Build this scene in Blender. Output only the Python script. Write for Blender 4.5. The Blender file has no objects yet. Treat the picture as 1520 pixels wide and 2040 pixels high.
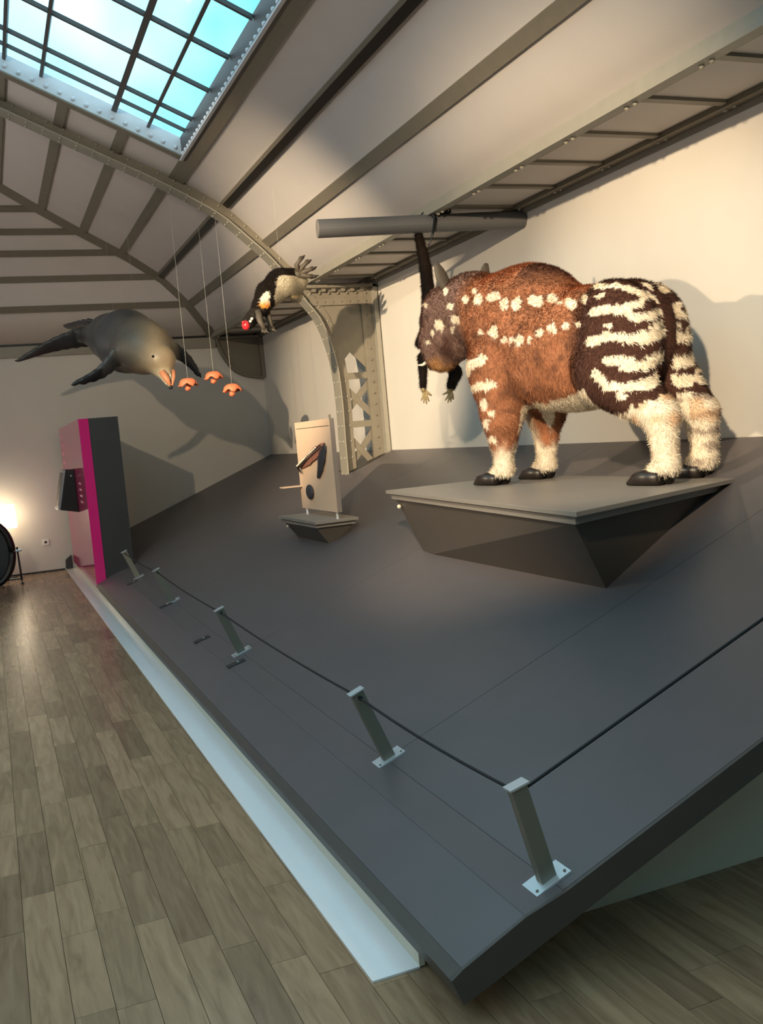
import bpy, math, random
import numpy as np
from mathutils import Vector, Matrix

random.seed(7)
RNG = np.random.default_rng(11)
scn = bpy.context.scene
COL = scn.collection

# ------------------------------------------------------------------ camera
FPX, YAW, PITCH, ROLL = 1940.0, math.radians(21.651), math.radians(-4.814), math.radians(-5.077)
CAM = np.array([0.0, 0.0, 1.55])
_f = np.array([math.sin(YAW) * math.cos(PITCH), math.cos(YAW) * math.cos(PITCH), math.sin(PITCH)])
_r = np.array([math.cos(YAW), -math.sin(YAW), 0.0])
_u = np.cross(_r, _f)
RIGHT = math.cos(ROLL) * _r + math.sin(ROLL) * _u
UP = -math.sin(ROLL) * _r + math.cos(ROLL) * _u
FWD = _f
cd = bpy.data.cameras.new('camera')
cam = bpy.data.objects.new('camera', cd)
COL.objects.link(cam)
M = Matrix.Identity(4)
for i in range(3):
    M[i][0], M[i][1], M[i][2], M[i][3] = RIGHT[i], UP[i], -FWD[i], CAM[i]
cam.matrix_world = M
cd.sensor_fit = 'VERTICAL'
cd.sensor_height = 36.0
cd.lens = FPX / 2040.0 * 36.0
cd.clip_start, cd.clip_end = 0.05, 200
scn.camera = cam


def at(px, py, Y):
    """survey helper: a sight line of the photograph met with the depth Y"""
    d = FWD + RIGHT * ((px - 760) / FPX) - UP * ((py - 1020) / FPX)
    return CAM + d * ((Y - CAM[1]) / d[1])


def view_uv(P):
    q = P - CAM
    z = q @ FWD
    return 760 + FPX * (q @ RIGHT) / z, 1020 - FPX * (q @ UP) / z


def lin(r, g, b):
    f = lambda c: (c / 255 / 12.92) if c / 255 <= 0.04045 else ((c / 255 + 0.055) / 1.055) ** 2.4
    return (f(r), f(g), f(b))


# ------------------------------------------------------------------ view, world, lights
vs = scn.view_settings
vs.view_transform = 'Standard'
vs.look = 'None'
vs.gamma = 1.0
vs.use_curve_mapping = False
vs.exposure = 0.14
scn.cycles.use_denoising = True
scn.cycles.max_bounces = 8
scn.cycles.diffuse_bounces = 5
scn.cycles.transparent_max_bounces = 12
scn.cycles.sample_clamp_indirect = 6.0

w = bpy.data.worlds.new('sky')
scn.world = w
w.use_nodes = True
nt = w.node_tree
bg = nt.nodes['Background']
tc = nt.nodes.new('ShaderNodeTexCoord')
nz = nt.nodes.new('ShaderNodeTexNoise')
nz.inputs['Scale'].default_value = 2.2
nz.inputs['Detail'].default_value = 4
nz.inputs['Roughness'].default_value = 0.5
cr = nt.nodes.new('ShaderNodeValToRGB')
cr.color_ramp.elements[0].position = 0.38
cr.color_ramp.elements[0].color = (0.14, 0.76, 1.0, 1)
cr.color_ramp.elements[1].position = 0.60
cr.color_ramp.elements[1].color = (1.0, 1.0, 1.0, 1)
mpw = nt.nodes.new('ShaderNodeMapping')
mpw.inputs['Location'].default_value = (5.4, 5.6, 0.6)
nt.links.new(tc.outputs['Generated'], mpw.inputs['Vector'])
nt.links.new(mpw.outputs['Vector'], nz.inputs['Vector'])
nt.links.new(nz.outputs['Fac'], cr.inputs['Fac'])
nt.links.new(cr.outputs['Color'], bg.inputs['Color'])
bg.inputs['Strength'].default_value = 1.7


def spot(name, loc, tgt, power, size_deg, col, blend=0.4, radius=0.05):
    l = bpy.data.lights.new(name, 'SPOT')
    l.energy = power
    l.spot_size = math.radians(size_deg)
    l.spot_blend = blend
    l.color = col
    l.shadow_soft_size = radius
    o = bpy.data.objects.new(name, l)
    COL.objects.link(o)
    o.location = loc
    o.rotation_euler = (Vector(tgt) - Vector(loc)).to_track_quat('-Z', 'Y').to_euler()
    return o


WARM = (1.0, 0.77, 0.50)
spot('spotlight', (-3.6, 2.0, 4.0), (3.9, 10.0, 2.15), 6500, 23, WARM, 0.7)
spot('spotlight', (-0.3, 0.8, 3.4), (3.5, 5.7, 1.8), 1500, 42, WARM, 0.7)
spot('spotlight', (-3.6, 6.6, 3.7), (3.2, 4.9, 1.8), 1250, 32, WARM, 0.7)
spot('spotlight', (-2.6, 1.6, 4.2), (1.9, 11.2, 2.2), 800, 38, WARM, 0.8)
# unseen fill light added along the opposite long wall to brighten the vault
ul = bpy.data.lights.new('vault_fill_light', 'AREA')
ul.shape = 'RECTANGLE'
ul.size, ul.size_y = 0.2, 15.0
ul.energy = 370
ul.color = (1.0, 0.93, 0.90)
uo = bpy.data.objects.new('vault_fill_light', ul)
COL.objects.link(uo)
uo.location = (-5.2, 6.5, 2.9)
uo.rotation_euler = (math.radians(180), math.radians(12), 0)
# daylight enters through the long roof glazing: portal for sampling only
pl_ = bpy.data.lights.new('roof_glazing_portal', 'AREA')
pl_.shape = 'RECTANGLE'
pl_.size, pl_.size_y = 5.8, 13.2
pl_.cycles.is_portal = True
po = bpy.data.objects.new('roof_glazing_portal', pl_)
COL.objects.link(po)
po.location = (-0.9, 2.4, 5.75)


# ------------------------------------------------------------------ materials
MATS = {}


def mat(name, col, rough=0.6, metal=0.0, var=0.0, scale=8.0, bump=0.0, spec=0.5, attr=None, obj_rand=0.0,
        stretch=None, emit=None):
    m = bpy.data.materials.new(name)
    m.use_nodes = True
    n = m.node_tree.nodes
    L = m.node_tree.links
    b = n['Principled BSDF']
    b.inputs['Roughness'].default_value = rough
    b.inputs['Metallic'].default_value = metal
    b.inputs['Specular IOR Level'].default_value = spec
    b.inputs['Base Color'].default_value = (*col, 1)
    src = None
    if attr:
        a = n.new('ShaderNodeAttribute')
        a.attribute_name = attr
        src = a.outputs['Color']
    if var > 0 or bump > 0:
        t = n.new('ShaderNodeTexCoord')
        mp = n.new('ShaderNodeMapping')
        if stretch:
            mp.inputs['Scale'].default_value = stretch
        L.new(t.outputs['Object'], mp.inputs['Vector'])
        z = n.new('ShaderNodeTexNoise')
        z.inputs['Scale'].default_value = scale
        z.inputs['Detail'].default_value = 5
        L.new(mp.outputs['Vector'], z.inputs['Vector'])
        if var > 0:
            mr = n.new('ShaderNodeMapRange')
            mr.inputs['From Min'].default_value = 0.25
            mr.inputs['From Max'].default_value = 0.75
            mr.inputs['To Min'].default_value = 1 - var
            mr.inputs['To Max'].default_value = 1 + var
            L.new(z.outputs['Fac'], mr.inputs['Value'])
            mx = n.new('ShaderNodeVectorMath')
            mx.operation = 'SCALE'
            if src:
                L.new(src, mx.inputs[0])
            else:
                mx.inputs[0].default_value = col
            L.new(mr.outputs['Result'], mx.inputs['Scale'])
            src = mx.outputs['Vector']
        if bump > 0:
            bp = n.new('ShaderNodeBump')
            bp.inputs['Strength'].default_value = bump
            bp.inputs['Distance'].default_value = 0.01
            L.new(z.outputs['Fac'], bp.inputs['Height'])
            L.new(bp.outputs['Normal'], b.inputs['Normal'])
    if src:
        L.new(src, b.inputs['Base Color'])
    if emit:
        b.inputs['Emission Color'].default_value = (*emit[0], 1)
        b.inputs['Emission Strength'].default_value = emit[1]
    MATS[name] = m
    return m


mat('wall_paint', lin(204, 200, 193), 0.75, var=0.02, scale=3)
mat('ceiling_panel', lin(196, 190, 186), 0.7, var=0.025, scale=3)
mat('iron', lin(116, 110, 98), 0.5, var=0.06, scale=14)
mat('iron_light', lin(140, 136, 125), 0.5, var=0.05, scale=14)
mat('curb_paint', lin(200, 204, 212), 0.45, var=0.05, scale=10)
mat('track_black', lin(22, 20, 18), 0.4)
mat('bar_dark', lin(70, 66, 66), 0.5)
mat('ramp', lin(88, 83, 85), 0.42, var=0.05, scale=5)
mat('ramp_edge', lin(70, 64, 60), 0.5, var=0.06, scale=9)
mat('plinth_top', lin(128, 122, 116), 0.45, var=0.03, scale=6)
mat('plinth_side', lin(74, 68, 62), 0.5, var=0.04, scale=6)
mat('cream', lin(208, 205, 188), 0.3, var=0.03, scale=6)
mat('riser_paint', lin(186, 184, 168), 0.6, var=0.03, scale=4)
mat('white_strip', lin(238, 238, 240), 0.18, var=0.02, scale=4)
mat('post', lin(128, 124, 112), 0.4, metal=0.3)
mat('steel', lin(205, 208, 212), 0.35, metal=0.5)
mat('rope', lin(14, 14, 18), 0.7)
mat('pink', lin(206, 32, 116), 0.09)
mat('pink_pale', lin(236, 150, 182), 0.3)
mat('charcoal', lin(44, 44, 46), 0.5, var=0.03, scale=6)
mat('black', lin(12, 11, 11), 0.35)
mat('screen_grey', lin(150, 152, 152), 0.2)
mat('grey_tube', lin(86, 86, 88), 0.45)
mat('panel_tan', lin(205, 176, 150), 0.6, var=0.02, scale=5)
mat('panel_side', lin(120, 112, 108), 0.6)
mat('feather_dark', lin(40, 40, 48), 0.7, var=0.2, scale=40)
mat('feather_brown', lin(150, 100, 84), 0.7, var=0.2, scale=40)
mat('subfloor', lin(40, 30, 22), 0.8)
mat('thread', lin(170, 170, 165), 0.5)
mat('rubbery', lin(232, 128, 88), 0.55, var=0.08, scale=20)
mat('hoof', lin(34, 27, 24), 0.4)
mat('bone', lin(236, 226, 204), 0.4)
mat('fur', (0.3, 0.3, 0.3), 0.8, attr='Col', spec=0.2)
mat('skin', (0.3, 0.3, 0.3), 0.85, attr='Col', spec=0.15)
mat('wet_skin', (0.3, 0.3, 0.3), 0.42, attr='Col', var=0.06, scale=25)
mat('mouth', lin(214, 140, 100), 0.45)
mat('eye', lin(12, 10, 10), 0.1)
mat('claw', lin(44, 36, 30), 0.35)
mat('pale_skin', lin(196, 172, 126), 0.55)
mat('red_skin', lin(214, 44, 52), 0.35, var=0.15, scale=40)
mat('grey_skin', lin(76, 68, 58), 0.65, var=0.15, scale=50)
mat('socket_white', lin(232, 230, 226), 0.4)
mat('lamp_glow', (1, 0.85, 0.6), 0.5, emit=((1.0, 0.80, 0.55), 7.0))

# wood: every plank has its own tone and its own run of grain
m = bpy.data.materials.new('oak')
m.use_nodes = True
n, L = m.node_tree.nodes, m.node_tree.links
b = n['Principled BSDF']
tc = n.new('ShaderNodeTexCoord')
oi = n.new('ShaderNodeObjectInfo')
geo = n.new('ShaderNodeNewGeometry')
mp = n.new('ShaderNodeMapping')
mp.inputs['Scale'].default_value = (9.0, 0.9, 1.0)
add = n.new('ShaderNodeVectorMath')
add.operation = 'MULTIPLY_ADD'
add.inputs[1].default_value = (37, 53, 0)
L.new(oi.outputs['Random'], add.inputs[0])
L.new(geo.outputs['Position'], add.inputs[2])
L.new(add.outputs['Vector'], mp.inputs['Vector'])
wv = n.new('ShaderNodeTexNoise')
wv.inputs['Scale'].default_value = 3.0
wv.inputs['Detail'].default_value = 6
wv.inputs['Distortion'].default_value = 1.2
L.new(mp.outputs['Vector'], wv.inputs['Vector'])
cr = n.new('ShaderNodeValToRGB')
cr.color_ramp.elements[0].position = 0.22
cr.color_ramp.elements[0].color = (*lin(124, 100, 76), 1)
cr.color_ramp.elements[1].position = 0.82
cr.color_ramp.elements[1].color = (*lin(166, 140, 110), 1)
L.new(wv.outputs['Fac'], cr.inputs['Fac'])
mr = n.new('ShaderNodeMapRange')
mr.inputs['To Min'].default_value = 0.72
mr.inputs['To Max'].default_value = 1.18
L.new(oi.outputs['Random'], mr.inputs['Value'])
sc_ = n.new('ShaderNodeVectorMath')
sc_.operation = 'SCALE'
L.new(cr.outputs['Color'], sc_.inputs[0])
L.new(mr.outputs['Result'], sc_.inputs['Scale'])
L.new(sc_.outputs['Vector'], b.inputs['Base Color'])
b.inputs['Roughness'].default_value = 0.27
MATS['oak'] = m

# roof glass: clear, faintly tinted, thin
m = bpy.data.materials.new('roof_glass')
m.use_nodes = True
n, L = m.node_tree.nodes, m.node_tree.links
n.clear()
out = n.new('ShaderNodeOutputMaterial')
tr = n.new('ShaderNodeBsdfTransparent')
tr.inputs['Color'].default_value = (0.93, 0.99, 1.0, 1)
gl = n.new('ShaderNodeBsdfGlossy')
gl.inputs['Roughness'].default_value = 0.05
mx = n.new('ShaderNodeMixShader')
mx.inputs['Fac'].default_value = 0.05
L.new(tr.outputs[0], mx.inputs[1])
L.new(gl.outputs[0], mx.inputs[2])
L.new(mx.outputs[0], out.inputs['Surface'])
MATS['roof_glass'] = m


# ------------------------------------------------------------------ mesh helpers
class MB:
    def __init__(self):
        self.v, self.f = [], []

    def add(self, vs, fs):
        o = len(self.v)
        self.v += [tuple(map(float, p)) for p in vs]
        self.f += [tuple(i + o for i in q) for q in fs]
        return self

    def hexa(self, p):
        """8 corners: 4 bottom ring, 4 top ring"""
        return self.add(p, [(3, 2, 1, 0), (4, 5, 6, 7), (0, 1, 5, 4), (1, 2, 6, 5), (2, 3, 7, 6), (3, 0, 4, 7)])

    def box(self, x0, x1, y0, y1, z0, z1):
        return self.hexa([(x0, y0, z0), (x1, y0, z0), (x1, y1, z0), (x0, y1, z0),
                          (x0, y0, z1), (x1, y0, z1), (x1, y1, z1), (x0, y1, z1)])

    def obox(self, c, ax, ay, az):
        c, ax, ay, az = map(np.asarray, (c, ax, ay, az))
        p = [c + sx * ax + sy * ay + sz * az for sz in (-1, 1) for sx, sy in ((-1, -1), (1, -1), (1, 1), (-1, 1))]
        return self.hexa(p)

    def prism(self, poly, off):
        """extrude a polygon (3D points) by a vector"""
        k = len(poly)
        poly = [np.asarray(p, float) for p in poly]
        off = np.asarray(off, float)
        vs = poly + [p + off for p in poly]
        fs = [tuple(range(k - 1, -1, -1)), tuple(range(k, 2 * k))]
        fs += [(i, (i + 1) % k, k + (i + 1) % k, k + i) for i in range(k)]
        return self.add(vs, fs)

    def tube(self, pts, rad, seg=8, flat=None):
        pts = [np.asarray(p, float) for p in pts]
        if not hasattr(rad, '__len__'):
            rad = [rad] * len(pts)
        ref = None
        rings = []
        for i, p in enumerate(pts):
            t = pts[min(i + 1, len(pts) - 1)] - pts[max(i - 1, 0)]
            t /= np.linalg.norm(t) + 1e-9
            if ref is None:
                ref = np.array([0, 0, 1.0]) if abs(t[2]) < 0.9 else np.array([1.0, 0, 0])
            a = ref - t * (ref @ t)
            a /= np.linalg.norm(a) + 1e-9
            bb = np.cross(t, a)
            ref = a
            fl = flat if flat else 1.0
            rings.append([p + rad[i] * (math.cos(k * 2 * math.pi / seg) * a * fl + math.sin(k * 2 * math.pi / seg) * bb)
                          for k in range(seg)])
        vs = [q for r in rings for q in r]
        fs = []
        for i in range(len(pts) - 1):
            for k in range(seg):
                a0, a1 = i * seg + k, i * seg + (k + 1) % seg
                fs.append((a0, a1, a1 + seg, a0 + seg))
        fs.append(tuple(range(seg - 1, -1, -1)))
        fs.append(tuple((len(pts) - 1) * seg + k for k in range(seg)))
        return self.add(vs, fs)

    def ball(self, c, r, nu=8, nv=5, ax=None):
        c = np.asarray(c, float)
        r = np.asarray(r, float) * np.ones(3)
        vs, fs = [], []
        R = np.eye(3) if ax is None else np.asarray(ax, float)
        for j in range(nv + 1):
            th = math.pi * j / nv
            for i in range(nu):
                ph = 2 * math.pi * i / nu
                q = np.array([math.sin(th) * math.cos(ph), math.sin(th) * math.sin(ph), math.cos(th)]) * r
                vs.append(c + R.T @ q)
        for j in range(nv):
            for i in range(nu):
                fs.append((j * nu + i, (j + 1) * nu + i, (j + 1) * nu + (i + 1) % nu, j * nu + (i + 1) % nu))
        return self.add(vs, fs)

    def grid(self, rows):
        k = len(rows[0])
        vs = [p for r in rows for p in r]
        fs = [(i * k + j, i * k + j + 1, (i + 1) * k + j + 1, (i + 1) * k + j)
              for i in range(len(rows) - 1) for j in range(k - 1)]
        return self.add(vs, fs)

    def build(self, name, material, parent=None, smooth=False, origin=None, bevel=0.0):
        me = bpy.data.meshes.new(name)
        me.from_pydata(self.v, [], self.f)
        me.validate()
        me.update()
        if smooth:
            me.polygons.foreach_set('use_smooth', [True] * len(me.polygons))
        me.materials.append(MATS[material])
        o = bpy.data.objects.new(name, me)
        COL.objects.link(o)
        if parent is not None:
            attach(o, parent)
        elif origin is not None:
            me.transform(Matrix.Translation(-Vector(origin)))
            o.location = origin
        if bevel:
            bv = o.modifiers.new('bevel', 'BEVEL')
            bv.width = bevel
            bv.segments = 2
            bv.limit_method = 'ANGLE'
        return o


def attach(o, parent):
    o.parent = parent
    o.matrix_parent_inverse = wm(parent).inverted()


def wm(o):
    m_ = Matrix.LocRotScale(o.location, o.rotation_euler, o.scale)
    return (wm(o.parent) @ o.matrix_parent_inverse @ m_) if o.parent else m_


def empty(name, loc, kind=None):
    o = bpy.data.objects.new(name, None)
    o.empty_display_size = 0.1
    COL.objects.link(o)
    o.location = [float(c) for c in loc]
    if kind:
        o['kind'] = kind
    return o


def tag(o, label=None, cat=None, group=None, kind=None):
    if label:
        o['label'] = label
    if cat:
        o['category'] = cat
    if group:
        o['group'] = group
    if kind:
        o['kind'] = kind
    return o


# ------------------------------------------------------------------ the hall
XW, YE, YB, XC = 3.943, 14.2, -6.0, -0.9
XL = 2 * XC - XW
YR = 9.55                      # plane of the riveted rib
PROF = [(3.24, 3.13), (3.03, 3.27), (2.87, 3.44), (2.68, 3.63), (2.43, 3.86), (2.1, 4.05), (1.92, 4.14),
        (1.43, 4.365), (0.95, 4.585), (0.47, 4.81), (-0.9, 5.436)]
px_ = np.array([p[0] for p in PROF])[::-1]
pz_ = np.array([p[1] for p in PROF])[::-1]
GRO = [(3.24, 14.16), (3.07, 13.75), (2.82, 13.5), (2.43, 13.37), (1.92, 13.13), (1.44, 12.93), (0.92, 12.66),
       (0.5, 12.41), (-0.9, 11.6)]
gx_ = np.array([p[0] for p in GRO])[::-1]
gy_ = np.array([p[1] for p in GRO])[::-1]


def VZ(x):
    x = x if x >= XC else 2 * XC - x
    return float(np.interp(x, px_, pz_))


def GY(x):
    x = x if x >= XC else 2 * XC - x
    return float(np.interp(x, gx_, gy_))


def mir(x):
    return 2 * XC - x


struct = lambda o: tag(o, kind='structure')

# walls
struct(MB().box(XW, XW + 0.2, YB, YE + 0.2, 0, 3.3).build('wall_right', 'wall_paint'))
struct(MB().box(XL - 0.2, XL, YB, YE + 0.2, 0, 3.3).build('wall_left', 'wall_paint'))
struct(MB().box(XL, XW, YE, YE + 0.2, 0, 3.3).build('wall_end', 'wall_paint'))
struct(MB().box(XL, XW, YB - 0.2, YB, 0, 6.2).build('wall_back', 'wall_paint'))

# floor: planks
floor = empty('floor', (0, 4, 0), 'structure')
MB().box(XL, XW, YB, YE, -0.06, -0.021).build('subfloor', 'subfloor', floor)
PW = 0.112
unit = MB().box(-0.5, 0.5, 0, 1, -0.02, 0)
ume = None
rest = MB()
n_plank = 0
k0 = int(math.floor((XL - 0.048) / PW))
k1 = int(math.ceil((XW - 0.048) / PW))
for k in range(k0, k1 + 1):
    xa, xb = max(0.048 + k * PW, XL), min(0.048 + (k + 1) * PW, XW)
    if xb - xa < 0.02:
        continue
    y = YB - random.random() * 0.5
    while y < YE:
        ln = random.choice((0.42, 0.5, 0.62, 0.75, 0.9, 1.05))
        ya, yb = max(y, YB), min(y + ln, YE)
        y += ln
        if yb - ya < 0.03:
            continue
        seen = (xb > -0.42 and xa < 0.99 and yb > 1.9) or (xb > 0.85 and xa < 2.5 and yb > 1.3 and ya < 2.55)
        if xa > 1.02 and ya > 2.6:
            continue
        if seen and n_plank < 298:
            n_plank += 1
            if ume is None:
                o = unit.build('plank', 'oak')
                ume = o.data
            else:
                o = bpy.data.objects.new('plank', ume)
                COL.objects.link(o)
            o.scale = (xb - xa - 0.0016, yb - ya - 0.0016, 1)
            o.location = ((xa + xb) / 2, ya, random.uniform(-0.0006, 0.0))
            o.parent = floor
            o.matrix_parent_inverse = wm(floor).inverted()
        else:
            rest.box(xa + 0.0008, xb - 0.0008, ya + 0.0008, yb - 0.0008, -0.02, 0)
rest.build('plank_field', 'oak', floor)['kind'] = 'stuff'

struct(MB().box(XL, 0.83, YE - 0.015, YE, 0, 0.022).build('baseboard_end', 'charcoal'))

# ceiling --------------------------------------------------------------------------------
ceil = empty('ceiling', (0, 4, 3.13), 'structure')
NODES = [3.24, 2.81, 2.43, 1.92, 1.43, 0.95, 0.47, -0.01, -0.49]
SKX, SKY0, SKY1 = 1.92, -4.0, 8.9


def strip(xa, xb, y0, y1, nseg=4):
    xs = np.linspace(xa, xb, nseg + 1)
    rows = []
    for x in xs:
        e = GY(x) if y1 is None else y1
        rows.append([(x, y0, VZ(x)), (x, e, VZ(x))])
    MB().grid(rows).build('vault_panel', 'ceiling_panel', ceil, smooth=True)


full = NODES + [mir(x) for x in NODES[::-1]]
for xa, xb in zip(full[:-1], full[1:]):
    mid_ = (xa + xb) / 2
    inside = mir(SKX) < mid_ < SKX
    for y0, y1 in ((YB, SKY0), (SKY0, SKY1), (SKY1, YR), (YR, None)):
        if inside and y0 == SKY0:
            continue
        strip(xa, xb, y0, y1)
# end vault, hip shaped
for i, (xa, xb) in enumerate(zip(NODES, NODES[1:] + [XC])):
    rows = [[(x, GY(x), VZ(x)), (mir(x), GY(x), VZ(x))] for x in np.linspace(xa, xb, 5)]
    MB().grid(rows).build('end_vault_panel', 'ceiling_panel', ceil, smooth=True)


def ribbon(pts, width_dir, hw, th, down):
    """flat bar following pts, half width hw along width_dir, thickness th along down"""
    mb = MB()
    r = []
    for p, wd, dn in zip(pts, width_dir, down):
        p, wd, dn = map(np.asarray, (p, wd, dn))
        r.append([p - wd * hw, p + wd * hw, p + wd * hw + dn * th, p - wd * hw + dn * th])
    vs = [q for ring in r for q in ring]
    fs = []
    for i in range(len(r) - 1):
        for k in range(4):
            a, b2 = i * 4 + k, i * 4 + (k + 1) % 4
            fs.append((a, b2, b2 + 4, a + 4))
    fs += [(3, 2, 1, 0), tuple((len(r) - 1) * 4 + k for k in range(4))]
    return mb.add(vs, fs)


def slope_dir(x):
    e = 0.03
    t = np.array([2 * e, 0, VZ(x + e) - VZ(x - e)])
    t /= np.linalg.norm(t)
    nrm = np.array([-t[2], 0, t[0]])
    if nrm[2] > 0:
        nrm = -nrm
    return t, nrm          # along the slope, and downwards off the vault


for x in NODES[1:] + [mir(q) for q in NODES[1:]]:
    t, dn = slope_dir(x)
    is_track = abs(x - 2.43) < 0.01 or abs(x - mir(2.43)) < 0.01
    inside = mir(SKX) + 0.05 < x < SKX - 0.05
    edge = abs(x - SKX) < 0.01 or abs(x - mir(SKX)) < 0.01
    for y0, y1 in ((YB, YR), (YR, GY(x))):
        if inside and y1 == YR:
            y0 = SKY1
        if is_track:
            continue
        hw = 0.045 if not edge else (0.045 if y0 == YR else 0.075)
        off = 0.06 if (edge and y0 != YR) else 0.0
        sg = 1 if x > XC else -1
        p0 = np.array([x + off * sg, y0, VZ(x + off * sg)])
        p1 = np.array([x + off * sg, y1, VZ(x + off * sg)])
        ribbon([p0, p1], [t, t], hw, 0.02, [dn, dn]).build('purlin', 'iron', ceil)
# end vault purlins
for x in NODES[1:]:
    z, y = VZ(x), GY(x)
    if abs(x - 2.43) < 0.01:
        pass
    e = 0.04
    t = np.array([0, GY(x + e) - GY(x - e), VZ(x + e) - VZ(x - e)])
    t /= np.linalg.norm(t)
    dn = np.array([0, -t[2], t[1]])
    if dn[2] > 0:
        dn = -dn
    dn = np.array([0, -abs(t[2]), -abs(t[1])])
    ribbon([(x, y, z), (mir(x), y, z)], [t, t], 0.042, 0.02, [dn, dn]).build('end_purlin', 'iron', ceil)
# hip (groin) ribs
for sg in (1, -1):
    pts, wd, dn = [], [], []
    xs = np.concatenate([np.linspace(3.24, 2.4, 12), np.linspace(2.3, XC, 12)])
    for x in xs:
        xx = x if sg > 0 else mir(x)
        pts.append(np.array([xx, GY(x) - 0.0, VZ(x) + 0.01]))
    for i, p in enumerate(pts):
        t = pts[min(i + 1, len(pts) - 1)] - pts[max(i - 1, 0)]
        t /= np.linalg.norm(t)
        d_ = np.array([-0.45 * sg, -0.75, -0.8])
        d_ -= t * (d_ @ t)
        d_ /= np.linalg.norm(d_)
        wd.append(np.cross(t, d_))
        dn.append(d_)
    ribbon(pts, wd, 0.075, 0.05, dn).build('hip_rib', 'iron', ceil)

# riveted transverse rib
rib = empty('arch_rib', (3.43, YR, 1.1))
tag(rib, 'riveted iron arch rib with a latticed foot standing by the corner behind the small plinth', 'arch rib')
LEGC = [(3.43, 1.0), (3.433, 1.5), (3.437, 1.9), (3.41, 2.3), (3.31, 2.66), (3.14, 2.98), (3.02, 3.20), (2.86, 3.40),
        (2.67, 3.58), (2.42, 3.80), (2.12, 3.98)]
from_v = [(x, VZ(x) - 0.045) for x in np.linspace(1.75, XC, 18)]
inner = LEGC + from_v


def smooth_curve(P, n_):
    P = np.asarray(P, float)
    s = np.concatenate([[0], np.cumsum(np.linalg.norm(np.diff(P, axis=0), axis=1))])
    q = np.linspace(0, s[-1], n_)
    out_ = []
    # catmull-rom
    for v in q:
        i = min(max(np.searchsorted(s, v) - 1, 0), len(P) - 2)
        t = (v - s[i]) / (s[i + 1] - s[i])
        p0, p1, p2, p3 = P[max(i - 1, 0)], P[i], P[i + 1], P[min(i + 2, len(P) - 1)]
        out_.append(0.5 * ((2 * p1) + (-p0 + p2) * t + (2 * p0 - 5 * p1 + 4 * p2 - p3) * t * t + (-p0 + 3 * p1 - 3 * p2 + p3) * t ** 3))
    return np.array(out_)


IC = smooth_curve(inner, 90)
fullc = np.vstack([IC, np.array([[mir(x), z] for x, z in IC[::-1][1:]])])
pts = [np.array([x, YR, z]) for x, z in fullc]
wd = [np.array([0, 1.0, 0])] * len(pts)
dn = []
tang = []
for i in range(len(pts)):
    t = pts[min(i + 1, len(pts) - 1)] - pts[max(i - 1, 0)]
    t /= np.linalg.norm(t)
    tang.append(t)
    dn.append(np.array([-t[2], 0, t[0]]) if True else None)
# dn must point to the nave side (towards XC, down)
for i, p in enumerate(pts):
    c = np.array([XC, YR, 2.0]) - p
    if dn[i] @ c < 0:
        dn[i] = -dn[i]
offs = [float(np.interp(p[2], [2.75, 3.15], [0.0, 0.065])) for p in pts]
fpts = [p + d_ * o_ for p, d_, o_ in zip(pts, dn, offs)]
ribbon(fpts, wd, 0.10, 0.014, dn).build('rib_flange', 'iron_light', rib)
ribbon([p - d_ * 0.12 for p, d_ in zip(fpts, dn)], wd, 0.012, 0.12, dn).build('rib_web', 'iron', rib)
rv = MB()
s = 0.0
for i in range(1, len(pts)):
    s += np.linalg.norm(pts[i] - pts[i - 1])
    if s > 0.105:
        s = 0
        for yo in (-0.055, 0.055):
            rv.ball(fpts[i] + dn[i] * 0.014 + np.array([0, yo, 0]), 0.013, 6, 4)
        for ro in (0.03, 0.085):
            rv.ball(fpts[i] - dn[i] * ro + np.array([0, -0.013, 0]), 0.013, 6, 4)
rv.build('rivets', 'iron_light', rib, smooth=True)['kind'] = 'stuff'


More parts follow.
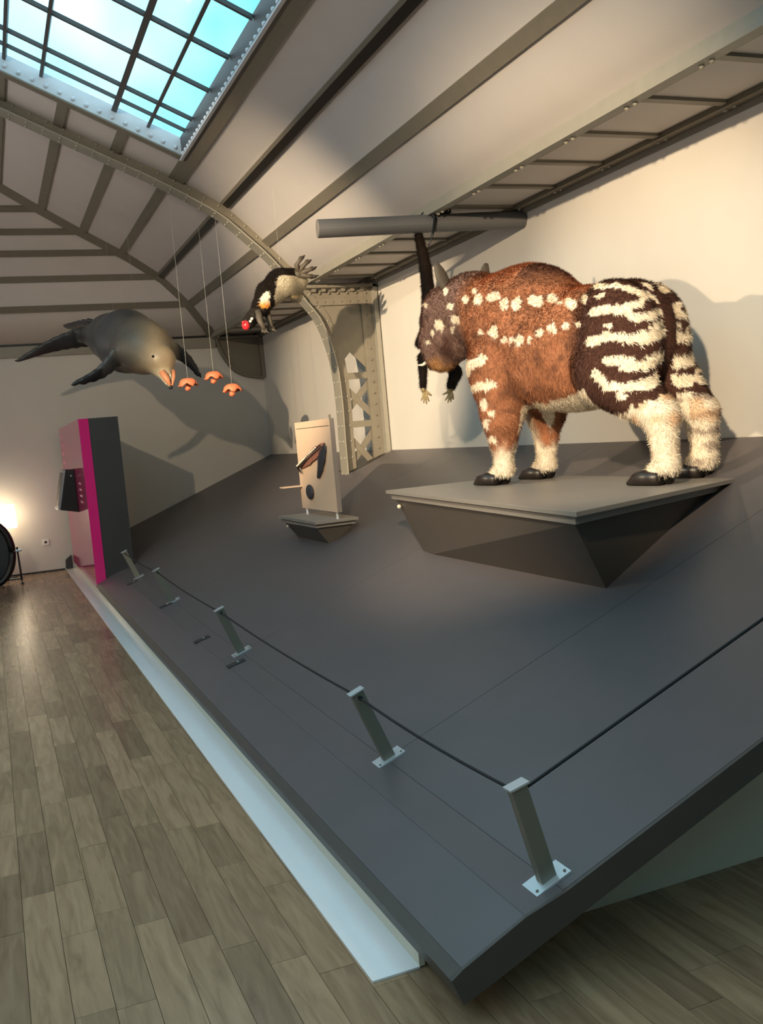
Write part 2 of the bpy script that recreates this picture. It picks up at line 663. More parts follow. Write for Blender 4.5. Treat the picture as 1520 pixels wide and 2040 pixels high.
# latticed foot and gusset
def foot(sg):
    fx = (lambda x: x) if sg > 0 else mir
    P = lambda x, z: (fx(x), YR, z)
    t = (0, 0.014, 0)
    gus = [(3.17, 3.02), (3.3, 2.72), (3.40, 2.36), (3.435, 2.14), (3.44, 2.21), (3.60, 2.38), (3.76, 2.21), (3.78, 2.2), (3.9, 2.2), (3.9, 3.02)]
    MB().prism([P(*q) for q in gus], t).build('gusset_plate', 'iron', rib)
    MB().box(min(fx(3.76), fx(3.88)), max(fx(3.76), fx(3.88)), YR - 0.02, YR + 0.02, 1.15, 3.05).build('outer_chord', 'iron', rib)
    MB().box(min(fx(3.88), fx(3.925)), max(fx(3.88), fx(3.925)), YR - 0.09, YR + 0.09, 1.15, 3.05).build('outer_flange', 'iron_light', rib)
    MB().box(min(fx(3.435), fx(3.50)), max(fx(3.435), fx(3.50)), YR - 0.022, YR + 0.022, 1.0, 2.3).build('inner_chord', 'iron', rib)
    for z in (2.13, 1.63):
        MB().box(min(fx(3.45), fx(3.8)), max(fx(3.45), fx(3.8)), YR - 0.015, YR + 0.005, z - 0.033, z + 0.033).build('batten', 'iron', rib)
    for za, zb in ((2.06, 1.72), (1.55, 1.17)):
        for (xa, xb) in ((3.47, 3.79), (3.79, 3.47)):
            a, b2 = np.array(P(xa, za)), np.array(P(xb, zb))
            d_ = (b2 - a) / np.linalg.norm(b2 - a)
            wv_ = np.cross(d_, [0, 1, 0])
            MB().obox((a + b2) / 2 + np.array([0, 0.012 if xa < xb else 0.024, 0]), (b2 - a) / 2, wv_ * 0.032, np.array([0, 0.005, 0])).build('diagonal_brace', 'iron', rib)
    MB().box(min(fx(3.16), fx(3.93)), max(fx(3.16), fx(3.93)), YR - 0.09, YR + 0.09, 3.03, 3.06).build('cap_plate', 'iron', rib)
    MB().box(min(fx(3.2), fx(3.88)), max(fx(3.2), fx(3.88)), YR - 0.03, YR, 2.86, 2.93).build('stiffener', 'iron', rib)
    rv = MB()
    for i in range(7):
        rv.ball(P(3.22 + i * 0.1, 2.985) + np.array([0, -0.01, 0]), 0.017, 6, 4)
        rv.ball(P(3.27 + i * 0.09, 2.895) + np.array([0, -0.035, 0]), 0.011, 6, 4)
    for i in range(16):
        rv.ball(P(3.82, 1.25 + i * 0.115) + np.array([0, -0.025, 0]), 0.013, 6, 4)
    rv.build('rivets', 'iron', rib, smooth=True)['kind'] = 'stuff'
    # row of short angle cleats under the cap
    for i in range(6):
        MB().box(fx(3.25 + i * 0.105) - 0.022, fx(3.25 + i * 0.105) + 0.022, YR - 0.05, YR, 2.995, 3.03).build('cleat', 'iron', rib)


foot(1)
foot(-1)

# corner bracket on the end wall (matching gusset)
br = empty('corner_bracket', (3.6, YE - 0.06, 2.5))
tag(br, 'dark iron quarter-round bracket plate high in the far corner', 'bracket')
arc = [(3.26, 3.08), (3.30, 2.94), (3.37, 2.78), (3.48, 2.62), (3.62, 2.53), (3.78, 2.49)]
MB().prism([(x, YE - 0.06, z) for x, z in arc + [(3.92, 2.48), (3.92, 3.08)]], (0, 0.02, 0)).build('web_plate', 'iron', br)
pts = [np.array([x, YE - 0.09, z]) for x, z in smooth_curve(arc + [(3.92, 2.48)], 24)]
dn2 = []
for i in range(len(pts)):
    t = pts[min(i + 1, len(pts) - 1)] - pts[max(i - 1, 0)]
    t /= np.linalg.norm(t)
    d_ = np.array([t[2], 0, -t[0]])
    dn2.append(d_)
ribbon(pts, [np.array([0, 1.0, 0])] * len(pts), 0.075, 0.014, dn2).build('curved_flange', 'iron', br)
MB().box(3.24, 3.94, YE - 0.16, YE, 3.06, 3.09).build('top_flange', 'iron', br)
MB().box(3.89, 3.935, YE - 0.16, YE, 2.48, 3.08).build('wall_flange', 'iron', br)

# soffit along both long walls
for sg in (1, -1):
    fx = (lambda x: x) if sg > 0 else mir
    X0, X1 = sorted((fx(3.2), fx(XW)))
    sof = empty('trim_1' if sg > 0 else 'trim_2', (fx(3.57), 4, 3.12), 'structure')
    ys = [YB] + [4.23 + 0.567 * k for k in range(-18, 18) if YB + 0.1 < 4.23 + 0.567 * k < YE - 0.05] + [YE]
    for ya, yb in zip(ys[:-1], ys[1:]):
        MB().box(X0, X1, ya, yb, 3.13, 3.15).build('soffit_panel', 'ceiling_panel', sof)
    for y in ys[1:-1]:
        MB().box(X0 + 0.02, X1 - 0.02, y - 0.028, y + 0.028, 3.112, 3.131).build('soffit_bar', 'iron', sof)
    a, b2 = sorted((fx(3.19), fx(3.26)))
    MB().box(a, b2, YB, YE, 3.085, 3.20).build('edge_beam', 'iron_light', sof)
    a, b2 = sorted((fx(3.26), fx(3.30)))
    MB().box(a, b2, YB, YE, 3.10, 3.13).build('edge_angle', 'iron', sof)
    a, b2 = sorted((fx(3.85), fx(XW)))
    MB().box(a, b2, YB, YE, 3.10, 3.132).build('wall_angle', 'iron', sof)
    a, b2 = sorted((fx(3.92), fx(XW)))
    MB().box(a, b2, YB, YE, 3.07, 3.10).build('wall_plate', 'iron', sof)
    rv = MB()
    for y in ys[1:-1]:
        for dy in (-0.035, 0.035):
            rv.ball((fx(3.245), y + dy, 3.083), 0.016, 6, 4)
            rv.ball((fx(3.885), y + dy, 3.098), 0.014, 6, 4)
    rv.build('rivets', 'iron_light', sof, smooth=True)['kind'] = 'stuff'

# end wall cornice; a black strip paints the shade of its recess
cor = empty('trim_3', (XC, YE, 3.0), 'structure')
MB().box(mir(3.26), 3.26, YE - 0.05, YE, 2.955, 3.10).build('cornice_board', 'iron_light', cor)
MB().box(mir(3.26), 3.26, YE - 0.045, YE, 3.10, 3.135).build('painted_shadow_gap', 'track_black', cor)
MB().box(mir(3.26), 3.26, YE - 0.06, YE, 3.135, 3.16).build('cornice_lip', 'iron', cor)

# lighting tracks recessed along the vault
for xx, lab in ((2.43, 'black lighting track running along the right side of the vault'),
                (mir(2.43), 'black lighting track on the opposite side of the vault')):
    t, dn_ = slope_dir(xx)
    tr_ = empty('lighting_track', (xx, 4, VZ(xx)))
    tag(tr_, lab, 'lighting track')
    for y0, y1 in ((YB, YR - 0.08), (YR + 0.08, GY(2.43) - 0.05)):
        p0, p1 = np.array([xx, y0, VZ(xx)]), np.array([xx, y1, VZ(xx)])
        ribbon([p0, p1], [t, t], 0.032, 0.03, [dn_, dn_]).build('track_channel', 'track_black', tr_)
        q = t * (-0.045 if xx > XC else 0.045)
        ribbon([p0 + q, p1 + q], [t, t], 0.014, 0.035, [dn_, dn_]).build('track_edge', 'iron', tr_)

# ------------------------------------------------------------------ skylight
sky = empty('window_1', (1.0, 4, 4.6), 'structure')
GS = 0.457
GZ = lambda x: 4.29 + GS * (SKX - (x if x >= XC else mir(x)))
for sg in (1, -1):
    fx = (lambda x: x) if sg > 0 else mir
    P = lambda x, y, dz=0: np.array([fx(x), y, GZ(x) + dz])
    ybars = [SKX, 1.655, 1.375, 0.80, 0.52, 0.235, -0.33, XC]
    ycross = [8.88, 8.62, 8.32] + [7.645 - 0.668 * k for k in range(0, 18)]
    ycross = [y for y in ycross if y > SKY0 + 0.1] + [SKY0]
    tdir = np.array([sg * 1.0, 0, -GS])
    tdir /= np.linalg.norm(tdir)
    dnn = np.array([-sg * GS, 0, -1.0])
    dnn /= np.linalg.norm(dnn)
    # panes
    for xa, xb in zip(ybars[:-1], ybars[1:]):
        for ya, yb in zip(ycross[:-1], ycross[1:]):
            MB().add([P(xa, ya, 0.02), P(xb, ya, 0.02), P(xb, yb, 0.02), P(xa, yb, 0.02)], [(0, 1, 2, 3)]).build('pane', 'roof_glass', sky)
    for x in ybars[1:]:
        hw = 0.024 if x in (1.375, 0.235) else 0.014
        ribbon([P(x, SKY0), P(x, 8.88)], [tdir] * 2, hw, 0.04, [dnn] * 2).build('glazing_bar', 'bar_dark', sky)
    for y in ycross[1:-1]:
        hw = 0.009 if abs(y - 8.62) < 0.01 else 0.014
        ribbon([P(SKX, y), P(XC, y)], [np.array([0, 1.0, 0])] * 2, hw, 0.03, [dnn] * 2).build('cross_bar', 'bar_dark', sky)
    # curbs
    a = [P(SKX, y, 0.018) for y in (SKY0, SKY1)]
    c0 = [np.array([fx(SKX + 0.05), y, VZ(SKX) - 0.04]) for y in (SKY0, SKY1)]
    MB().hexa([c0[0] + [-.05 * sg, 0, 0], c0[0], c0[1], c0[1] + [-.05 * sg, 0, 0], a[0], a[0] + [.05 * sg, 0, 0], a[1] + [.05 * sg, 0, 0], a[1]]).build('side_curb', 'bar_dark', sky)
    rv = MB()
    y = SKY0 + 0.2
    while y < SKY1:
        rv.ball((fx(SKX - 0.005), y, VZ(SKX) + 0.0), 0.02, 6, 4)
        y += 0.105
    rv.build('rivets', 'curb_paint', sky, smooth=True)['kind'] = 'stuff'
    ribbon([np.array([fx(SKX - 0.012), SKY0, VZ(SKX) - 0.03]), np.array([fx(SKX - 0.012), SKY1, VZ(SKX) - 0.03])], [np.array([1.0, 0, 0])] * 2, 0.014, 0.012, [np.array([0, 0, -1.0])] * 2).build('curb_angle', 'curb_paint', sky)
    for yy, nm in ((SKY1, 'end_curb'), (SKY0 - 0.05, 'near_curb')):
        xs = np.linspace(SKX, XC, 8)
        poly = [(fx(x), yy, VZ(x) - 0.02) for x in xs] + [(fx(x), yy, GZ(x) + 0.018) for x in xs[::-1]]
        MB().prism(poly, (0, 0.05, 0)).build(nm, 'curb_paint', sky)
    rv = MB()
    for k in range(26):
        x = SKX - 0.05 - k * 0.105
        if x > XC:
            rv.ball((fx(x), SKY1 - 0.002, VZ(x) + 0.055), 0.02, 6, 4)
    rv.build('rivets', 'curb_paint', sky, smooth=True)['kind'] = 'stuff'
    ribbon([np.array([fx(SKX), SKY1 - 0.02, VZ(SKX) - 0.015]), np.array([fx(XC), SKY1 - 0.02, VZ(XC) - 0.015])], [np.array([0, 1.0, 0])] * 2, 0.05, 0.014, [dnn] * 2).build('end_angle', 'iron', sky)

# ------------------------------------------------------------------ the stage
SL, SC = 0.393, -0.2197
RZ = lambda x: SL * x + SC
NR = np.array([-SL, 0, 1.0]) / math.hypot(SL, 1)
TR = np.array([1.0, 0, SL]) / math.hypot(SL, 1)
YN = 2.18
stage = empty('display_stage', (2.4, 8, 0))
tag(stage, 'long dark grey sloping display stage rising from the wood floor to the right wall', 'stage')
seams = [YN, 3.43, 5.73, 8.05, 10.4, 12.3, YE - 0.002]
for ya, yb in zip(seams[:-1], seams[1:]):
    xs = [1.29, XW - 0.004]
    MB().hexa([(xs[0], ya + .0015, RZ(xs[0]) - .09), (xs[1], ya + .0015, RZ(xs[1]) - .09), (xs[1], yb - .0015, RZ(xs[1]) - .09), (xs[0], yb - .0015, RZ(xs[0]) - .09),
               (xs[0], ya + .0015, RZ(xs[0])), (xs[1], ya + .0015, RZ(xs[1])), (xs[1], yb - .0015, RZ(xs[1])), (xs[0], yb - .0015, RZ(xs[0]))]).build('deck_panel', 'ramp', stage)
ap = [(1.2885, 0.2865), (1.166, 0.252), (0.972, 0.165)]
YA = 10.93
for i, (q0, q1) in enumerate(zip(ap[:-1], ap[1:])):
    sh = 0.0012
    poly = [(q0[0], YN, q0[1]), (q1[0] + sh, YN, q1[1]), (q1[0] + sh, YN, q1[1] - 0.085), (q0[0], YN, q0[1] - 0.085)]
    MB().prism(poly, (0, YA - YN, 0)).build('apron_board', 'ramp', stage)
lip = [(0.972, 0.165), (0.938, 0.144), (0.966, 0.074), (1.0, 0.085)]
MB().prism([(x, YN - 0.002, z) for x, z in lip], (0, YA - YN, 0)).build('front_lip', 'ramp_edge', stage)
MB().prism([(x, YN - 0.012, z) for x, z in ((0.938, 0.144), (0.972, 0.165), (1.166, 0.252), (1.29, 0.287), (XW - 0.01, RZ(XW - 0.01)), (XW - 0.01, RZ(XW) - 0.09), (1.29, 0.197), (1.0, 0.082), (0.966, 0.073))], (0, 0.012, 0)).build('end_fascia', 'ramp_edge', stage)
MB().prism([(1.02, 2.52, 0), (XW - 0.01, 2.52, 0), (XW - 0.01, 2.52, RZ(XW) - 0.1), (1.3, 2.52, 0.185), (1.02, 2.52, 0.09)], (0, 0.02, 0)).build('end_riser', 'riser_paint', stage)
MB().box(0.985, 1.003, 2.5, YE - 0.003, 0.004, 0.085).build('front_riser', 'cream', stage)
strip_o = MB().box(0.838, 0.986, 2.497, YE - 0.003, 0.0, 0.006).build('floor_strip', 'white_strip')
tag(strip_o, 'long glossy white floor strip along the foot of the stage', 'floor strip')
MB().hexa([(3.47, 9.44, RZ(3.47) + .001), (3.84, 9.44, RZ(3.84) + .001), (3.84, 9.9, RZ(3.84) + .001), (3.47, 9.9, RZ(3.47) + .001), (3.47, 9.44, RZ(3.47) + .004), (3.84, 9.44, RZ(3.84) + .004), (3.84, 9.9, RZ(3.84) + .004), (3.47, 9.9, RZ(3.47) + .004)]).build('cutout_shade_plate', 'track_black', stage)  # black plate on the deck, stands for the shade in the column opening
# small dark plates on the apron, each with a screw
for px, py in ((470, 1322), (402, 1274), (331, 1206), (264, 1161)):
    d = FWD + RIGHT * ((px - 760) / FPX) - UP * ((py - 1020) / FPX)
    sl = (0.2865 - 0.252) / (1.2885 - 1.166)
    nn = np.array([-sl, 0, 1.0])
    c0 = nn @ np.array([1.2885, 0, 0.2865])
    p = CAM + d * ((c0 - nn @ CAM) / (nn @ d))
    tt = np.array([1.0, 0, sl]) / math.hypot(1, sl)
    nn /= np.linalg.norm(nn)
    pp = MB().obox(p + nn * 0.002, tt * 0.055, np.array([0, 0.035, 0]), nn * 0.0018).build('apron_plate', 'charcoal', stage)
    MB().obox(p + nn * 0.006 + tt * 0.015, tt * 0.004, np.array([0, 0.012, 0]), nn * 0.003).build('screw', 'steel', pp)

# rope barrier: posts
tops = []
posts = [(1.287, 2.257, at(1029, 1566, 2.262)), (1.300, 3.424, None), (1.290, 5.741, None), (1.290, 8.10, None), (1.275, 10.02, None)]
plabel = ['nearest grey barrier post, at the stage corner where the rope turns',
          'second barrier post from the near corner of the stage',
          'third barrier post from the near corner, beside a small dark plate',
          'fourth barrier post from the near corner of the stage',
          'farthest barrier post, beside the pink and black partition']
for i, (x, y, tp) in enumerate(posts):
    B = np.array([x, y, RZ(x)])
    T = B + NR * 0.30 if tp is None else np.asarray(tp)
    ax = (T - B) / np.linalg.norm(T - B)
    t1 = np.array([1.0, 0, 0]) - ax * ax[0]
    t1 /= np.linalg.norm(t1)
    t2 = np.cross(ax, t1)
    po_ = empty('barrier_post', B)
    tag(po_, plabel[i], 'barrier post', 'rope barrier posts on the stage')
    MB().obox((B + T) / 2, t1 * 0.025, t2 * 0.016, (T - B) / 2).build('upright', 'post', po_, bevel=0.002)
    MB().obox(T + ax * 0.003, t1 * 0.031, t2 * 0.021, ax * 0.003).build('top_cap', 'steel', po_)
    bp_ = MB().obox(B + NR * 0.003, TR * 0.06, np.array([0, 0.04, 0]), NR * 0.003).build('base_plate', 'steel', po_)
    for sx in (-1, 1):
        MB().ball(B + NR * 0.007 + TR * 0.048 * sx + np.array([0, -0.024, 0]), 0.005, 6, 4).build('screw', 'post', bp_)
    MB().ball(T - ax * 0.03 + t2 * 0.014 - np.array([0, 0.002, 0]), 0.004, 6, 4).build('screw', 'steel', po_)
    if i:
        MB().tube([T - ax * 0.02 + np.array([0, -0.03, 0]), T - ax * 0.02 + np.array([0, 0.03, 0])], 0.0085, 8).build('rope_grommet', 'rope', po_)
    tops.append(T - ax * 0.02)
rp = MB()
pts = []
for a, b2 in zip(tops[::-1][:-1], tops[::-1][1:]):
    for t in np.linspace(0, 1, 8)[:-1]:
        p = a + (b2 - a) * t
        pts.append(p - np.array([0, 0, 0.015 * 4 * t * (1 - t)]))
pts.append(tops[0])
rend = np.array([3.55, 2.25, RZ(3.55) + 0.29])
ropeo = rp.tube(pts + [tops[0] + (rend - tops[0]) * t + np.array([0, 0, 0.0]) for t in (0.02, 0.3, 0.6, 1.0)], 0.0052, 6).build('barrier_rope', 'rope', smooth=True)
tag(ropeo, 'thin black rope strung through the barrier posts along the stage', 'rope')


# ------------------------------------------------------------------ plinths
def plinth(name, label, top, zt, bottom_xy, ov=0.05, rim=0.035):
    c = np.mean(np.array(top), axis=0)
    o = empty(name, (c[0], c[1], RZ(c[0])))
    tag(o, label, 'plinth', 'plinths on the sloping stage')
    T = [np.array([x, y, zt]) for x, y in top]
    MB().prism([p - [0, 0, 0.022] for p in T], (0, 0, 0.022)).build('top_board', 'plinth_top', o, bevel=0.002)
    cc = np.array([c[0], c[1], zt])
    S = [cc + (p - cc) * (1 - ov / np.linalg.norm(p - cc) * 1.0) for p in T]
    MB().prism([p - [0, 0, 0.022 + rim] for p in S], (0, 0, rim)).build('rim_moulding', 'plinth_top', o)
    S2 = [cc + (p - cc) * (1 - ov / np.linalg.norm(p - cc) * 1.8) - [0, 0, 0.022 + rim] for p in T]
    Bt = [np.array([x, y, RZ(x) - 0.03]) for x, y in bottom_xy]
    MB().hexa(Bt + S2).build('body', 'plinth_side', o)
    return o, S2, Bt


ZT = 1.15
bigp, S2, Bt = plinth('animal_plinth', 'large grey plinth with slanting sides under the striped animal',
                      [(2.175, 3.353), (3.46, 3.88), (3.46, 5.92), (2.402, 5.945)], ZT,
                      [(2.505, 3.652), (3.4, 3.95), (3.4, 5.6), (2.50, 5.597)])
e = S2[3] * 0.9 + Bt[3] * 0.1
MB().ball(e + np.array([-0.02, -0.05, -0.01]), 0.014, 8, 5).build('round_sticker', 'bone', bigp)
smp, S2, Bt = plinth('panel_plinth', 'small grey plinth carrying the feather panel on the stage',
                     [(2.24, 7.015), (2.59, 7.01), (2.61, 7.97), (2.225, 7.98)], 0.90,
                     [(2.385, 7.125), (2.5, 7.12), (2.5, 7.9), (2.38, 7.9)], ov=0.045, rim=0.03)
e = S2[3] * 0.8 + Bt[3] * 0.2
MB().ball(e + np.array([-0.012, -0.03, 0]), 0.01, 8, 5).build('round_sticker', 'bone', smp)

# feather panel
fp = empty('feather_panel', (2.45, 7.45, 0.90))
tag(fp, 'upright tan display panel with mounted feathers on the small plinth', 'display panel')
MB().box(2.42, 2.455, 7.0, 7.895, 0.952, 1.67).build('board', 'panel_tan', fp)
MB().box(2.421, 2.456, 6.994, 7.0, 0.952, 1.67).build('edge_strip', 'panel_side', fp)
MB().box(2.418, 2.42, 7.02, 7.86, 1.615, 1.619).build('rule_line', 'feather_dark', fp)
for y in (7.06, 7.82):
    MB().tube([(2.438, y, 0.90), (2.438, y, 0.953)], 0.012, 8).build('foot_pin', 'steel', fp)
MB().tube([(2.44, 7.04, 1.67), (2.44, 7.04, 1.70)], 0.01, 6).build('top_pin', 'post', fp)


def feather(name, p0, p1, wid, m_, parent, n_=10, lift=0.012):
    """leaf-shaped feather with a raised shaft standing off the board"""
    p0, p1 = np.asarray(p0), np.asarray(p1)
    t = p1 - p0
    L_ = np.linalg.norm(t)
    t = t / L_
    s_ = np.cross(t, [1, 0, 0])
    rows = []
    for i in range(n_ + 1):
        a = i / n_
        wv_ = wid * (math.sin(math.pi * min(max(a, 0.02), 0.985) ** 0.8) ** 0.6)
        c = p0 + t * L_ * a - np.array([lift * math.sin(math.pi * a), 0, 0])
        jig = 1 + 0.12 * math.sin(i * 2.3)
        rows.append([c - s_ * wv_ * jig + np.array([0.012, 0, 0]), c + np.array([-0.004, 0, 0]), c + s_ * wv_ * jig + np.array([0.012, 0, 0])])
    mb = MB().grid(rows)
    o = mb.build(name, m_, parent)
    sm_ = o.modifiers.new('thickness', 'SOLIDIFY')
    sm_.thickness = 0.004
    return o


A = lambda px, py: np.array([2.405, *(CAM + (FWD + RIGHT * ((px - 760) / FPX) - UP * ((py - 1020) / FPX)) * ((2.405 - 0.0) / (FWD + RIGHT * ((px - 760) / FPX) - UP * ((py - 1020) / FPX))[0]))[1:]])
feather('dark_feather', A(646, 886), A(633, 952), 0.062, 'feather_dark', fp)
cf = feather('comb_feather', A(644, 886), A(598, 932), 0.045, 'feather_brown', fp)
MB().tube([A(645, 886) - [.03, 0, 0], A(622, 908) - [.045, 0, 0], A(598, 932) - [.02, 0, 0], A(603, 943) - [0.01, 0, 0]], [0.006, 0.008, 0.012, 0.004], 6).build('quill', 'hoof', fp)
for i in range(14):
    a = 0.1 + 0.06 * i
    p = A(645, 886) * (1 - a) + A(598, 932) * a - np.array([0.05, 0, 0])
    MB().ball(p, (0.008, 0.007, 0.007), 6, 4).build('quill_tooth', 'bone', fp)
MB().ball(A(617, 980) - np.array([0.0, 0, 0]), (0.02, 0.085, 0.062), 14, 8).build('dark_tuft', 'feather_dark', fp, smooth=True)
sp = A(596, 968)
MB().box(2.25, 2.42, sp[1] - 0.05, sp[1] + 0.06, sp[2] - 0.006, sp[2] + 0.004).build('small_shelf', 'panel_tan', fp)

# ------------------------------------------------------------------ pink partition with touch screen
pk = empty('pink_partition', (1.1, 12.4, 0.0))
tag(pk, 'tall glossy pink and charcoal partition standing at the far end of the stage', 'partition')
MB().box(0.945, 1.05, 10.92, 14.0, 0.112, 1.948).build('pink_front', 'pink', pk)
MB().box(1.05, 1.362, 10.93, 14.0, 0.05, 1.948).build('charcoal_body', 'charcoal', pk)
for i, z in enumerate((1.83, 1.72, 1.60, 1.49)):
    MB().box(0.9435, 0.9455, 13.5, 13.5 + (0.34, 0.22, 0.36, 0.28)[i], z - 0.028, z + 0.028).build('caption_block', 'pink_pale', pk)
for i in range(4):
    MB().box(0.9435, 0.9455, 11.45, 11.75, 1.02 + i * 0.07, 1.045 + i * 0.07).build('caption_line', 'pink_pale', pk)
ts = empty('touch_screen', (0.85, 12.4, 0.93))
tag(ts, 'black wedge-shaped touch screen terminal mounted on the pink partition', 'touch screen')
prof = [(0.944, 0.889), (0.735, 0.937), (0.845, 1.41), (0.944, 1.403)]
MB().prism([(x, 12.15, z) for x, z in prof], (0, 0.55, 0)).build('housing', 'black', ts, bevel=0.004)
dv = np.array([0.845 - 0.735, 0, 1.41 - 0.937])
dv /= np.linalg.norm(dv)
nv = np.array([-dv[2], 0, dv[0]])
cpt = np.array([0.79, 12.425, 1.1735])
MB().obox(cpt + nv * 0.012, dv * 0.235, np.array([0, 0.27, 0]), nv * 0.012).build('bezel', 'screen_grey', ts)
MB().obox(cpt + nv * 0.025, dv * 0.2, np.array([0, 0.24, 0]), nv * 0.002).build('screen_glass', 'black', ts)
MB().obox(cpt + nv * 0.014 - dv * 0.24, dv * 0.008, np.array([0, 0.26, 0]), nv * 0.014).build('lower_rail', 'steel', ts)
MB().ball((0.90, 12.148, 1.33), 0.012, 8, 5).build('side_lock', 'steel', ts)

# wall socket, lamp, mirror by the end wall
so = empty('wall_socket', (0.618, YE, 0.415))
tag(so, 'small white wall socket low on the end wall', 'wall socket')
MB().box(0.575, 0.66, YE - 0.012, YE, 0.375, 0.455).build('cover', 'socket_white', so, bevel=0.003)
MB().tube([(0.618, YE - 0.013, 0.415), (0.618, YE - 0.006, 0.415)], 0.019, 12).build('recess', 'charcoal', so)
sk = tag(MB().prism([(0.84, YE - 0.06, 0.02), (0.93, YE - 0.06, 0.02), (0.93, YE - 0.06, 0.20), (0.85, YE - 0.06, 0.14)], (0, 0.05, 0)).build('cable_box', 'charcoal'), 'small dark cable box on the wall at the partition foot', 'cable box')

lp = empty('glowing_lamp', (0.08, 13.9, 0.0))
tag(lp, 'brightly glowing square lamp standing at the left end of the room', 'lamp')
lx0, lz0 = at(-30, 1050, 13.9)[0], at(30, 1051, 13.9)[2]
lx1, lz1 = at(35, 1050, 13.9)[0], at(30, 1004, 13.9)[2]
MB().prism([(lx0, 13.85, lz0), (lx1, 13.85, lz0), (lx1 - 0.012, 13.85, lz1), (lx0 + 0.012, 13.85, lz1)], (0, 0.16, 0)).build('lamp_shade', 'lamp_glow', lp, bevel=0.015)
MB().tube([((lx0 + lx1) / 2, 13.93, 0.01), ((lx0 + lx1) / 2, 13.93, lz0 + 0.01)], 0.015, 8).build('stem', 'black', lp)
MB().tube([((lx0 + lx1) / 2, 13.93, 0.0), ((lx0 + lx1) / 2, 13.93, 0.02)], 0.12, 20).build('base', 'black', lp)

mi = empty('cheval_mirror', (0.0, 13.3, 0.0))
tag(mi, 'black oval tilting mirror on a thin stand at the left edge', 'mirror')
mc = np.array([at(-22, 1092, 13.3)[0], 13.3, 0.42])
ring = [mc + np.array([0.27 * math.cos(a), 0.02 * math.sin(a), 0.40 * math.sin(a)]) for a in np.linspace(0, 2 * math.pi, 33)]
MB().tube(ring, 0.045, 8).build('oval_frame', 'black', mi, smooth=True)
MB().ball(mc + np.array([0, 0.01, 0]), (0.25, 0.012, 0.38), 24, 10).build('mirror_plate', 'charcoal', mi, smooth=True)
for sgn in (1, -1):
    xx = mc[0] + 0.335 * sgn
    MB().tube([(xx + 0.01 * sgn, 13.3, 0.02), (xx - 0.005 * sgn, 13.3, 0.47)], 0.012, 8).build('stand_post', 'black', mi)
    MB().tube([(xx - 0.03 * sgn, 13.3, 0.42), (xx + 0.045 * sgn, 13.3, 0.425)], 0.017, 8).build('pivot_knob', 'steel', mi)
    MB().tube([(xx + 0.01 * sgn, 13.14, 0.012), (xx + 0.01 * sgn, 13.3, 0.03), (xx + 0.01 * sgn, 13.46, 0.012)], 0.014, 8).build('foot_bar', 'black', mi)
MB().tube([(mc[0] - 0.33, 13.3, 0.06), (mc[0] + 0.33, 13.3, 0.06)], 0.012, 8).build('cross_rail', 'black', mi)

# ------------------------------------------------------------------ grey pole
pole = empty('wall_pole', (XW, 6.51, 3.03))
tag(pole, 'grey round pole jutting from the right wall under the eaves', 'pole')
PA, PB = np.array([2.40, 6.80, 3.035]), np.array([XW, 6.51, 3.032])
MB().tube([PA, PB], 0.066, 24).build('tube', 'grey_tube', pole, smooth=False)
dd = (PA - PB) / np.linalg.norm(PA - PB)
MB().tube([PA - dd * 0.002, PA + dd * 0.006], 0.063, 24).build('end_cap', 'plinth_top', pole)


q = PA + (PB - PA) * 0.60
MB().obox(q + np.array([0, 0.0, 0.082]), dd * 0.055, np.array([0, 0.03, 0]), np.array([0, 0, 0.016])).build('clamp', 'black', pole)
MB().ball(q + np.array([0.035, -0.03, 0.085]), 0.01, 8, 5).build('clamp_bolt', 'steel', pole)


# ------------------------------------------------------------------ organic bodies
def sd_cone(P, a, b2, ra, rb):
    a, b2 = np.asarray(a, float), np.asarray(b2, float)
    ab = b2 - a
    t = np.clip(((P - a) @ ab) / (ab @ ab), 0, 1)
    d = P - a - t[:, None] * ab
    return np.sqrt((d * d).sum(1)) - (ra + t * (rb - ra))


def sd_ell(P, c, r, R=None):
    q = P - np.asarray(c, float)
    if R is not None:
        q = q @ np.asarray(R).T
    r = np.asarray(r, float)
    k0 = np.sqrt(((q / r) ** 2).sum(1))
    k1 = np.sqrt(((q / (r * r)) ** 2).sum(1)) + 1e-9
    return k0 * (k0 - 1) / k1


def smin(a, b2, k):
    h = np.clip(0.5 + 0.5 * (b2 - a) / k, 0, 1)
    return b2 + (a - b2) * h - k * h * (1 - h)


